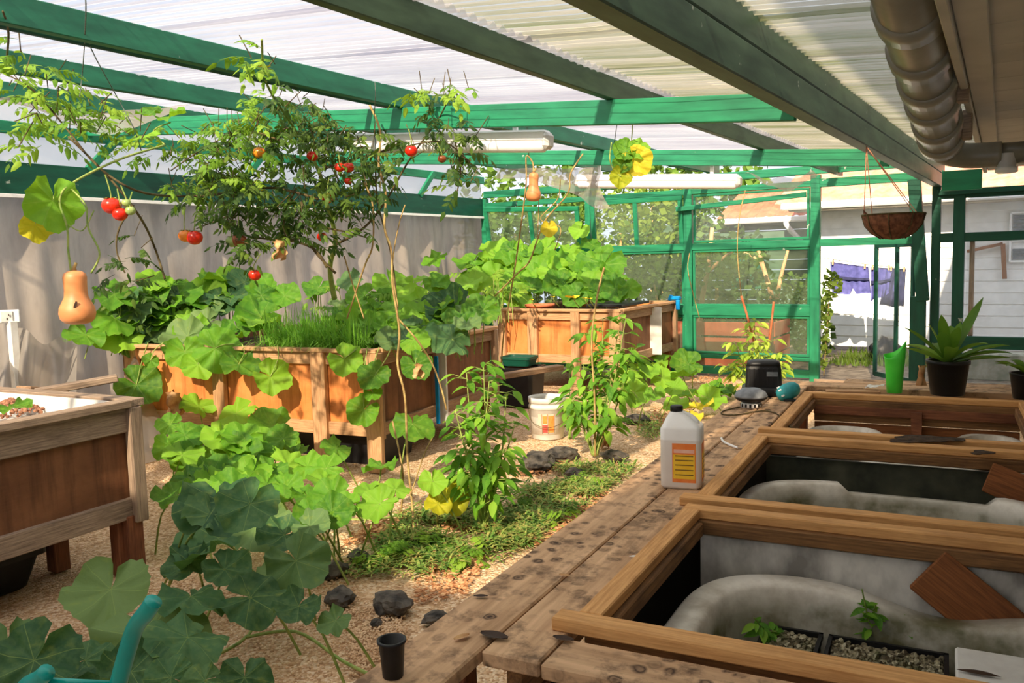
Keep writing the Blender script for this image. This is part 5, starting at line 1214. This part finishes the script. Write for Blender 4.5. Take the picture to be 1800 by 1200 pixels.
climber('tall thin cane vine in the tall pepper bush', [([hz(1046, 802, 0), F(1045, 700, T2-.1), F(1040, 600, T2-.1), F(1050, 520, T2-.05), F(1062, 470, T2)], .008)], (), 'drystem')
climber('dry vine hanging from the wall rail by the wide pane', [([F(1303, 520, 9.2), F(1296, 440, 9.6), F(1300, 380, 9.7), F(1310, 335, 9.8)], .006), ([F(1230, 560, 9.6), F(1210, 480, 9.7), F(1212, 445, 9.8)], .005)], (), 'drystem')
def butternut(label, p, R_, L_, tilt):
    t = thing('butternut_squash', label, 'squash', p, 'hanging butternut squashes'); mb = MB()
    prof = [(0, -.5), (.12, -.497), (.22, -.47), (.292, -.40), (.315, -.30), (.30, -.19), (.25, -.09), (.205, .0), (.195, .12), (.20, .26), (.205, .36), (.185, .43), (.12, .475), (.04, .485), (0, .485)]
    mb.lathe([(r*L_*R_, z*L_) for r, z in prof], 28)
    Rt = Matrix.Rotation(tilt, 3, 'Y'); mb.v = [tuple(p+Rt @ V(q)) for q in mb.v]; part('fruit', mb, 'butternut', t, True)
    mb = MB(); mb.tube([p+Rt @ V((0, 0, .47*L_)), p+Rt @ V((.0, 0, .53*L_)), p+Rt @ V((.02, 0, .62*L_))], [.016, .009, .007], 7); part('stalk', mb, 'drystem', t, True)
    return t
bp = hd(134, 522, 4.1); bt = butternut('large tan butternut squash with a dark scar hanging at the left', bp, 1.0, .262, 0)
mb = MB(); sd = TOCAM(bp); n_ = V((0, 0, 1)).cross(sd).normalized(); prf = .30*.262
mb.add([bp+sd*.0805+n_*x+V((0, 0, z)) for x, z in ((-.016, -.048), (-.012, -.036), (-.004, -.018), (.004, -.022), (.0, -.036), (-.006, -.05))]+[bp+sd*.074+n_*x+V((0, 0, z)) for x, z in ((-.016, -.048), (-.012, -.036), (-.004, -.018), (.004, -.022), (.0, -.036), (-.006, -.05))], [(0, 1, 2, 3, 4, 5), (6, 11, 10, 9, 8, 7)]+[(i, i+6, (i+1) % 6+6, (i+1) % 6) for i in range(6)])
part('scar', mb, 'scar', bt)
butternut('small slender butternut squash hanging below the near batten light', hd(938, 328, 6.3), .82, .215, .05)
butternut('tiny orange squash hanging on the corner of the long planter', fp2(.12)(647, 678), .9, .11, .1)
# --- seedlings in the nearest tub
def seedling(label, base, tips, n, size, seed):
    pepper(label, base, tips, n, size, 'pepperleaf', .06, seed, 0, 'seedlings in the tub')
for lab, (x, y), tl, n, sd_ in (('tall seedling in the middle of the nearest tub', (1530, 1120), ((1515, 1035), (1540, 1060), (1525, 1080)), 26, 71), ('low leafy seedling at the left of the nearest tub', (1345, 1120), ((1325, 1085), (1340, 1100), (1365, 1110)), 22, 72), ('small seedling at the right of the nearest tub', (1590, 1120), ((1590, 1080), (1605, 1085), (1575, 1105)), 16, 73)):
    b = hz(x, y, .36); dt = (b-CPOS).dot(CM @ V((0, 0, -1))); random.seed(sd_)
    t = thing('tub_seedling', lab, 'seedling', b, 'seedlings in the tub'); st = MB()
    for q in tl:
        e = hd(*q, dt-.02); st.tube(curve([b, b.lerp(e, .5)+V((0, 0, .01)), e], 4), .0025, 5)
        for i in range(n//3):
            u = rnd(.3, 1); p = b.lerp(e, u)+V((rnd(-.012, .012), rnd(-.012, .012), 0)); a = rnd(0, 6); out = V((math.cos(a), math.sin(a), rnd(-.2, .4)))
            addleaf(t, random.choice(EL['pepperleaf']), p, V((0, 0, 1))+TOCAM(p)*.6, out, rnd(.03, .065))
    part('stems', st, 'stem', t, True)

# ================================================================ ON THE GROUND
random.seed(81)
def rock(x, y, wpx, lab, sq=.45):
    p = hz(x, y, .03); r = wpx/FPX*(p-CPOS).length*.5; bm = bmesh.new(); bmesh.ops.create_icosphere(bm, subdivisions=3, radius=1); s_ = rnd(0, 50)
    for v_ in bm.verts:
        q = v_.co.copy(); k = 1+.30*noise.noise(q*1.4+V((s_, 0, 0)))+.22*noise.noise(q*3.4+V((0, s_, 0)))
        v_.co = V((q.x*r*k, q.y*r*k*.75, q.z*r*k*sq))
    me = bpy.data.meshes.new('rock'); bm.to_mesh(me); bm.free()
    o = put('lava_rock', me, 'rockgrey', None, V((p.x, p.y, r*sq*.55)), Matrix.Rotation(rnd(0, 6), 3, 'Z')); tag(o, lab, 'rock', 'lava rocks edging the mulch')
for x, y, w_, lab in ((690, 1058, 78, 'long dark lava rock between the mulch and the bench edge'), (597, 1046, 62, 'flat dark lava rock at the left end of the row'), (765, 1080, 46, 'small lava rock touching the bench plank'), (585, 1000, 60, 'lava rock between the pumpkin leaves and the mulch'), (630, 975, 44, 'small lava rock half covered by clippings'),
        (945, 815, 80, 'broad lava rock behind the near pepper bush'), (985, 800, 60, 'mossy lava rock left of the tall pepper bush'), (1080, 800, 46, 'lava rock right of the tall pepper bush'), (1120, 738, 46, 'lone pointed lava rock on the pale gravel'), (1010, 830, 40, 'small lava rock below the tall pepper stem'), (660, 1085, 24, 'pebble sized lava rock in front of the row'), (708, 935, 22, 'single dark pebble near the yellowing leaf')):
    rock(x, y, w_, lab)
def scatter(name, lab, cat, mat, quads, n, hmax, mk):
    mb = MB()
    for i in range(n):
        q = random.choice(quads); a, b = rnd(0, 1), rnd(0, 1)
        x = (q[0][0]*(1-a)+q[1][0]*a)*(1-b)+(q[3][0]*(1-a)+q[2][0]*a)*b; y = (q[0][1]*(1-a)+q[1][1]*a)*(1-b)+(q[3][1]*(1-a)+q[2][1]*a)*b
        p = hz(x+rnd(-8, 8), y+rnd(-5, 5), 0)
        if name == 'grass_clippings' and noise.noise(V((p.x*4.2, p.y*4.2, 9))) < rnd(-.35, .1): continue
        p = V((p.x, p.y, gz(p.x, p.y)+abs(noise.noise(V((p.x*3, p.y*3, 0))))*hmax+rnd(0, hmax*.5))); mk(mb, p)
    return tag(part(name, mb, mat), lab, cat, None, 'stuff')
def blade(mb, p):
    a = rnd(0, 2*PI); d = V((math.cos(a), math.sin(a), rnd(-.1, .35))); s_ = V((-d.y, d.x, 0)).normalized(); L = rnd(.05, .16); w_ = rnd(.003, .008)
    mb.add([p-s_*w_, p+s_*w_, p+d*L*.5+s_*w_+V((0, 0, L*.12)), p+d*L*.5-s_*w_+V((0, 0, L*.12)), p+d*L], [(0, 1, 2, 3), (3, 2, 4)])
Q = [((610, 1010), (800, 1010), (830, 900), (720, 900)), ((690, 960), (880, 985), (960, 900), (800, 880)), ((840, 960), (930, 960), (1060, 860), (930, 850)), ((930, 870), (1020, 890), (1120, 820), (1000, 815))]
scatter('grass_clippings', 'mat of cut green grass mulch along the bench', 'mulch', 'clippings', Q, 7000, .03, blade)
def chip(mb, p):
    s_ = rnd(.006, .018); mb.box(p+V((0, 0, .004)), (s_*1.6, s_, .004), Matrix.Rotation(rnd(0, 6), 3, 'Z') @ Matrix.Rotation(rnd(-.5, .5), 3, 'X'))
scatter('wood_chips', 'reddish wood chips scattered between the mulch and the bench', 'wood chips', 'chips', [((720, 1060), (820, 1040), (860, 970), (760, 980)), ((780, 930), (880, 930), (880, 890), (780, 900)), ((900, 840), (1000, 830), (1000, 800), (920, 810)), ((930, 960), (1000, 930), (1080, 860), (1010, 880)), ((600, 960), (700, 930), (740, 900), (640, 930)), ((1120, 760), (1200, 740), (1220, 700), (1150, 720)), ((1210, 680), (1300, 680), (1290, 660), (1220, 660))], 2600, .012, chip)
def crumb(mb, p):
    s_ = rnd(.004, .011); mb.box(p+V((0, 0, s_*.3)), (s_*1.3, s_, s_*.8), Matrix.Rotation(rnd(0, 6), 3, 'Z') @ Matrix.Rotation(rnd(0, 6), 3, 'X'), s_*.25)
MT['pebble'] = mottled('pale_pebble', C(196, 156, 116), C(238, 208, 170), 3, .9, 0)
scatter('gravel_grains', 'loose pale gravel grains lying on the floor in the foreground', 'gravel', 'pebble', [((60, 1190), (640, 1190), (660, 1060), (150, 1060)), ((200, 1080), (640, 1080), (620, 960), (300, 980)), ((620, 1190), (720, 1130), (700, 1060), (600, 1080))], 4200, .006, crumb)
scatter('yellow_straw', 'yellowing straw tuft beside the pointed rock', 'straw', 'clippings', [((1125, 770), (1165, 770), (1160, 735), (1130, 740))], 220, .05, blade)
# sprouts of feathery weed in the mulch
for i, (x, y, lab) in enumerate(((745, 965, 'feathery weed tuft in the mulch before the brown vine'), (830, 985, 'leafy weed tuft in the mulch near the wood chips'), (985, 920, 'grassy weed tuft beside the bench edge'), (675, 990, 'leafy weed tuft behind the lava rocks'), (905, 890, 'weed tuft at the foot of the near pepper bush'), (1020, 850, 'weed tuft at the foot of the tall pepper bush'))):
    b = hz(x, y, .02); t = thing('weed_tuft', lab, 'weed', V((b.x, b.y, 0)), 'weeds in the mulch')
    for k in range(9):
        a = rnd(0, 6); addleaf(t, random.choice(TL['tomatobright']), b+V((rnd(-.07, .07), rnd(-.07, .07), rnd(.0, .06))), V((0, 0, 1))+TOCAM(b)*.6, V((math.cos(a), math.sin(a), .4)), rnd(.10, .17))

# white bucket with a faded label
p = hz(963, 768, 0); p = V((p.x, p.y, 0)); t = thing('white_bucket', 'dirty white plastic bucket with a red and orange label on the gravel', 'bucket', p)
mb = MB(); mb.lathe([(.135, 0), (.142, .006), (.155, .27), (.165, .275), (.165, .30), (.160, .303), (.160, .325), (.168, .328), (.168, .37), (.158, .372), (.155, .34), (.148, .05), (0, .04)], 36, p); part('bucket_body', mb, 'tub2' if 'tub2' in MT else 'paper', t, True)
mb = MB(); mb.lathe([(0, .30), (.15, .31), (.1535, .30)], 30, p); part('soil', mb, 'soil', t, True)
ca2 = math.atan2(-p.y, -p.x)
def wrap(nm, a0, a1, z0, z1, mat, lift, par=None):
    mb = MB(); mb.grid(lambda u, v_: p+V((0, 0, z0+(z1-z0)*v_))+V((math.cos(ca2+a0+(a1-a0)*u), math.sin(ca2+a0+(a1-a0)*u), 0))*(.142+.0485*(z0+(z1-z0)*v_)+lift), 10, 3); return part(nm, mb, mat, par or t, True)
lbk = wrap('label', -.55, .45, .06, .235, 'lab_pink', .0015); wrap('label_block', -.30, .0, .07, .14, 'lab_red', .003, lbk); wrap('label_block', .05, .38, .07, .22, 'lab_orange', .003, lbk); wrap('label_block', -.28, -.02, .15, .22, 'lab_orange', .003, lbk)
for a in (-.32, .02, .40): wrap('label_line', a-.012, a+.012, .06, .235, 'lab_dark', .004, lbk)
mb = MB(); mb.tube(curve([p+V((.17*math.cos(ca2+1.5), .17*math.sin(ca2+1.5), .3)), p+V((.19*math.cos(ca2+.8), .19*math.sin(ca2+.8), .17)), p+V((.185*math.cos(ca2), .185*math.sin(ca2), .12)), p+V((.19*math.cos(ca2-.8), .19*math.sin(ca2-.8), .17)), p+V((.17*math.cos(ca2-1.5), .17*math.sin(ca2-1.5), .3))], 6), .003, 6); part('wire_handle', mb, 'darkstem', t, True)

# black tubs
def blacktub(name, lab, c, w_, d_, h_, ang, group=None, mat='black', cat='tub'):
    R = Matrix.Rotation(ang, 3, 'Z'); t = thing(name, lab, cat, V((c[0], c[1], c[2] if len(c) > 2 else 0)), group); c = t.location.copy()
    q = lambda s_, z, r=.05: [V((v_.x, v_.y, z)) for v_ in rrect(w_*s_, d_*s_, r, 0)]
    part('tub_body', stack([q(.86, 0), q(.88, .01), q(.97, h_-.03), q(.97, h_), q(.93, h_), q(.84, .03)], c, R), mat, t)
    part('rolled_rim', stack([q(.97, h_-.03), q(1.02, h_-.028), q(1.02, h_+.002), q(.94, h_+.002), q(.94, h_-.02)], c, R), mat, t)
    return t
blacktub('black_tray', 'large black plastic tub under the near planter box', (-4.78, 1.80), 1.0, 1.0, .20, math.radians(4))
for i, (a, b) in enumerate(((.33, .45), (1.0, .62), (1.95, .62))):  # the wider two are enlarged to darken the space under the box
    c = P2(a, b, 0); blacktub('black_tub', ('round cornered black tub behind the corner leg of the long planter', 'black tub enlarged to darken the space under the middle of the long planter', 'black tub enlarged to darken the space under the left half of the long planter')[i], (c.x, c.y), (.44, .74, .9)[i], .62, .24, A2, 'black tubs under the long planter')
c = hz(945, 720, 0); blacktub('black_crate', 'black crate on the gravel between the two sunlit planters', (c.x-.35, c.y+.25), .45, .4, .42, math.radians(5), None, 'black', 'crate')
c0 = V((c.x-.35, c.y+.25, .425))
blacktub('green_crate', 'small dark green crate stacked on the black crate', (c0.x-.05, c0.y+.06, .425), .36, .28, .10, math.radians(5), None, 'greendark', 'crate')
loose('pale_plank', hz(835, 668, .52), hz(985, 645, .52), .10, .05, 'rail', 'pale plank resting across the black crate', 'plank')
# pipes and tags on the planters
o = P2(-.045, 1.05, 0); t = thing('strapped_board', 'narrow white board with a blue strip standing against the shaded side of the long planter', 'board', V((o.x, o.y, .2)))
p = hz(800, 640, .8)
bar('white_board', P2(-.035, .95, .22), P2(-.035, .95, .86), .02, .10, 'paper', t, .003, V((1, 0, 0))); bar('blue_strip', P2(-.035, .86, .22), P2(-.035, .86, .80), .02, .035, 'blue', t, .003, V((1, 0, 0)))
o = tag(bar('white_tag', P3(-.03, 1.0, .38), P3(-.03, 1.0, .96), .02, .16, 'paper', None, .003, V((1, 0, 0))), 'white board strip on the shaded side of the far planter box', 'board')
c = P3(-.02, 1.74, 1.0); t = thing('blue_clamp', 'bright blue plastic clamp on the corner of the far planter box', 'clamp', c)
mb = MB(); mb.box(c+V((0, 0, .035)), (.13, .09, .05), None, .012); part('jaw', mb, 'blue', t)
mb = MB(); mb.box(c+V((.045, -.03, -.05)), (.05, .05, .13), None, .01); part('leg_grip', mb, 'blue', t); mb = MB(); mb.box(c+V((-.06, -.02, .04)), (.05, .04, .08), Matrix.Rotation(.4, 3, 'Y'), .01); part('lever', mb, 'blue', t)
t = thing('terracotta_bowl', 'low terracotta bowl on the front edge of the far planter box', 'bowl', P3(1.15, .20, .94))
mb = MB(); mb.lathe([(.14, 0), (.17, .07), (.185, .075), (.185, .10), (.165, .10), (.15, .03), (0, .03)], 28, P3(1.15, .22, .945)); part('bowl', mb, 'terracotta', t, True)
o = bar('black_slab', P3(.52, .62, 1.03), P3(.06, .62, 1.03), .85, .03, 'black', None, .004); tag(o, 'flat black seed tray lid on the right end of the far planter box', 'tray lid')
for x, y, k, lab in ((1008, 523, .085, 'wide open yellow pumpkin flower on the far planter edge'), (1028, 524, .03, 'narrow closed yellow bud right of the open flower'), (1037, 525, .035, 'second closed yellow bud right of the open flower'), (935, 527, .03, 'orange-yellow bud on the terracotta bowl'), (972, 522, .028, 'withered pale flower between the bowl and the open flower')):
    p = hy(x, y, 8.72); t = thing('pumpkin_flower', lab, 'flower', p+V((0, 0, -.05)), 'pumpkin flowers on the far planter')
    for j in range(5):
        a = 2*PI*j/5; d = V((math.cos(a), math.sin(a)*.6-.3, .25)); s_ = V((-math.sin(a), math.cos(a)*.5, .3)).normalized(); mb = MB()
        mb.add([p, p+d*k*.5+s_*k*.36, p+d*k+s_*k*.2, p+d*k*1.15, p+d*k-s_*k*.2, p+d*k*.5-s_*k*.36], [(0, 1, 2, 3), (0, 3, 4, 5)]); part('petal', mb, 'yellow', t)
    mb = MB(); mb.tube(curve([p, p+V((.01, .02, -.05)), p+V((.0, .15, -.12))], 4), .006, 6); part('stalk', mb, 'stem', t, True)

# ================================================================ LEFT EDGE
c = hd(20, 556, 5.6); t = thing('power_post', 'thin white post with a white double socket beside the sheet wall', 'socket post', V((c.x, c.y, 0)))
bar('post', (c.x, c.y, 0), (c.x+.0, c.y, c.z-.03), .05, .05, 'paper', t, .004, V((1, 0, 0)))
sd = V((-c.x, -c.y, 0)).normalized(); Rs = basis(V((sd.y, -sd.x, 0))*-1)
mb = MB(); mb.box(c+cr*(-.03), (.15, .05, .085), Rs, .006); part('socket_box', mb, 'white', t)
mb = MB(); mb.box(c+sd*.03+cr*(-.03), (.07, .008, .07), Rs, .003); part('socket_plate', mb, 'paper', t)
for dx, dz in ((-.012, .012), (.012, .012), (0, -.014)):
    mb = MB(); mb.box(c+sd*.036+cr*(-.03+dx)+V((0, 0, dz)), (.006, .004, .014), Rs); part('socket_slot', mb, 'scar', t)
mb = MB()
def bunch(a, b):
    x, y = -30+165*a, 560+120*b; p = hd(x, 600+(y-560)*.9 - 40*math.exp(-((a-.15)/.3)**2)*(1-b), 6.0-.4*b+.25*math.sin(a*9+b*3)+.12*math.sin(a*23))
    return p+V((0, 0, .03*math.sin(a*17+b*5)))
mb.grid(bunch, 50, 20); tag(part('bunched_sheet', mb, 'softsheet', None, True), 'bunched pale translucent sheet hanging behind the near planter box', 'sheet')
mb = MB()
def heap(a, b):
    r = math.sqrt((a-.5)**2+(b-.5)**2); p = hz(35, 700, .55)+V((0, 1.0, 0)); return V((max(-6.7, p.x+.35+1.3*(a-.5)), p.y-.3+.9*(b-.5), max(.0, .86*(1-r*1.9))+.07*noise.noise(V((a*6, b*6, 7)))))
mb.grid(heap, 24, 20); tag(part('crumpled_cloth', mb, 'softsheet', None, True), 'crumpled pale cloth heaped between the near planter and the sheet wall', 'cloth')
loose('loose_plank', hd(60, 690, 4.95), hd(207, 664, 5.15), .10, .04, 'railgrey', 'brown plank lying slanted behind the near planter box', 'plank')
loose('loose_plank', hd(110, 688, 5.25), hd(40, 684, 5.0), .12, .04, 'rail', 'pale plank lying under the slanted brown one', 'plank')
t = thing('pumpkin_seedling', 'single green leaf lying on the clay pebbles in the near planter', 'seedling', hz(20, 722, .9)); addleaf(t, PL['pumpkin'][1], hz(22, 716, .93), V((.1, -.1, 1)), V((1, 0, 0)), .16); sb = MB(); sb.tube([hz(22, 716, .93), hz(10, 725, .85)], .004, 5); part('stalk', sb, 'stem', t)
# dry withered leaf on the long planter
for x, y, s_, lab in ((305, 705, .13, 'large withered brown leaf between the two near planters'), (490, 437, .08, 'small withered leaf hanging in the tomato plant'), (735, 650, .06, 'curled withered leaf beside the brown vine'), (1062, 770, .10, 'dry curled leaf at the foot of the tall pepper bush')):
    p = fp2(.25)(x, y) if x < 400 else (hd(x, y, 5.4) if x < 1000 else hz(x, y, .07)); mb = MB()
    mb.grid(lambda u, v_: p+cr*(s_*(u-.5)*(1-.5*v_))+V((.02*math.sin(u*9+v_*7), s_*.3*math.sin(u*6+v_*4)+s_*.5*noise.noise(V((u*3, v_*3, x))), -s_*1.5*(v_-.5)-s_*.4*abs(u-.5))), 8, 8); tag(part('withered_leaf', mb, 'dryleaf', None, True), lab, 'dry leaf')
# turquoise handles rising into the picture
t = thing('barrow_handles', 'bent turquoise plastic handles at the bottom left corner', 'handle', V((*hd(200, 1200, 1.85).xy, 0)))
h1 = [hd(270, 1056, 1.78), hd(258, 1075, 1.79), hd(238, 1102, 1.82), hd(222, 1150, 1.84), hd(205, 1215, 1.86), hd(190, 1300, 1.88)]; e = h1[-1]
mb = MB(); mb.tube(curve(h1+[V((e.x, e.y+.02, .35)), V((e.x, e.y+.05, .02))], 6), .0185, 14); part('grip', mb, 'tealplastic', t, True)
h2 = [hd(82, 1181, 1.8), hd(70, 1192, 1.81), hd(40, 1215, 1.84), hd(20, 1300, 1.88)]; e2 = h2[-1]
mb = MB(); mb.tube(curve(h2+[V((e2.x, e2.y+.02, .35)), V((e2.x, e2.y+.05, .02))], 6), .0185, 14); part('grip', mb, 'tealplastic', t, True)
mb = MB(); mb.tube([hd(84, 1197, 1.82), hd(205, 1203, 1.86)], .008, 10); part('crossbar', mb, 'tealplastic', t, True)

# ================================================================ STRINGS AND DRAPED SHEETS
for pts, lab in (([hd(151, 22, 4.6), hd(146, 115, 4.65), hd(140, 170, 4.7)], 'straight cord hanging from the first rafter at the left'), ([hd(160, 85, 4.7), hd(200, 160, 4.7), hd(235, 225, 4.7), hd(250, 270, 4.75)], 'dark slanting cord from the rafter to the squash vine'), ([hd(660, 168, 5.6), hd(658, 230, 5.6), hd(668, 330, 5.55)], 'thin cord holding the brown vine'), ([hd(1415/1.3, 190, 6.0), hd(1080, 250, 6.2)], 'short cord above the dangling squash shoot'), ([hd(925, 205, 6.0), hd(930, 275, 6.3)], 'short cord holding the small butternut')):
    p0 = pts[0]; zt = ZC(p0.x)+.10; d = (CPOS-p0)
    mb = MB(); mb.tube(curve([V((p0.x, p0.y, max(zt, p0.z)))]+pts, 4), .0028, 5); tag(part('support_cord', mb, 'rope', None, True), lab, 'cord', 'cords under the roof')
mb = MB()
def drape1(a, b):
    top = hy(868, 306, 7.64).lerp(hy(1050, 306, 7.64), a); dz = (.10+.34*max(0, a-.35)/.65 if a < .97 else .40)*b; return top+V((.03*math.sin(a*15+b*4)+.12*b*a, .05*math.sin(a*12)+.05*b, .06-dz*1.0))
mb.grid(drape1, 36, 12); tag(part('torn_sheet', mb, 'softsheet', None, True), 'torn translucent sheet hanging over the far sashes', 'sheet')
mb = MB(); mb.grid(lambda a, b: hy(1316, 314, 9.4).lerp(hy(1432, 312, 9.4), a)+V((0, .3*(b-.5)+.04*math.sin(a*9), .05-.17*math.sin(PI*a)*(.4+.6*b)+.02*math.sin(a*14+b*3))), 28, 8); tag(part('sagging_sheet', mb, 'softsheet', None, True), 'sagging clear sheet swag under the roof by the doorway', 'sheet')
mb = MB(); mb.grid(lambda a, b: hx(-40, 222, -6.6).lerp(hx(270, 222, -6.6), a)+V((.5*b, .0, .16-.26*math.sin(PI*a)*b+.02*math.sin(a*11))), 28, 8); tag(part('loose_roof_sheet', mb, 'softsheet', None, True), 'sagging pale sheet below the roof in the left corner', 'sheet')

# damp soil smeared on the rails between the middle and far frames
random.seed(91)
for x0, x1, y0, y1, lab in ((1560, 1690, 766, 778, 'long dark soil smear on the rail between the middle and far frames'), (1706, 1745, 792, 799, 'small dark soil spots on the far rail of the middle frame')):
    mb = MB(); n = 26; cx_, cy_ = (x0+x1)/2, (y0+y1)/2; ring = []
    for k in range(n):
        a = 2*PI*k/n; q = 1+.22*math.sin(3*a+1)+rnd(-.12, .12); ring.append(hz(cx_+(x1-x0)/2*q*math.cos(a), cy_+(y1-y0)/2*q*math.sin(a)+(cx_*0), ZP+.0375))
    top = [p+V((0, 0, .003)) for p in ring]; c0_ = sum(top, V((0, 0, 0)))/n+V((0, 0, .003))
    mb.add(ring+top+[c0_], [(k, (k+1) % n, n+(k+1) % n, n+k) for k in range(n)]+[(n+k, n+(k+1) % n, 2*n) for k in range(n)]); tag(part('soil_smear', mb, 'soil', None, False), lab, 'soil')
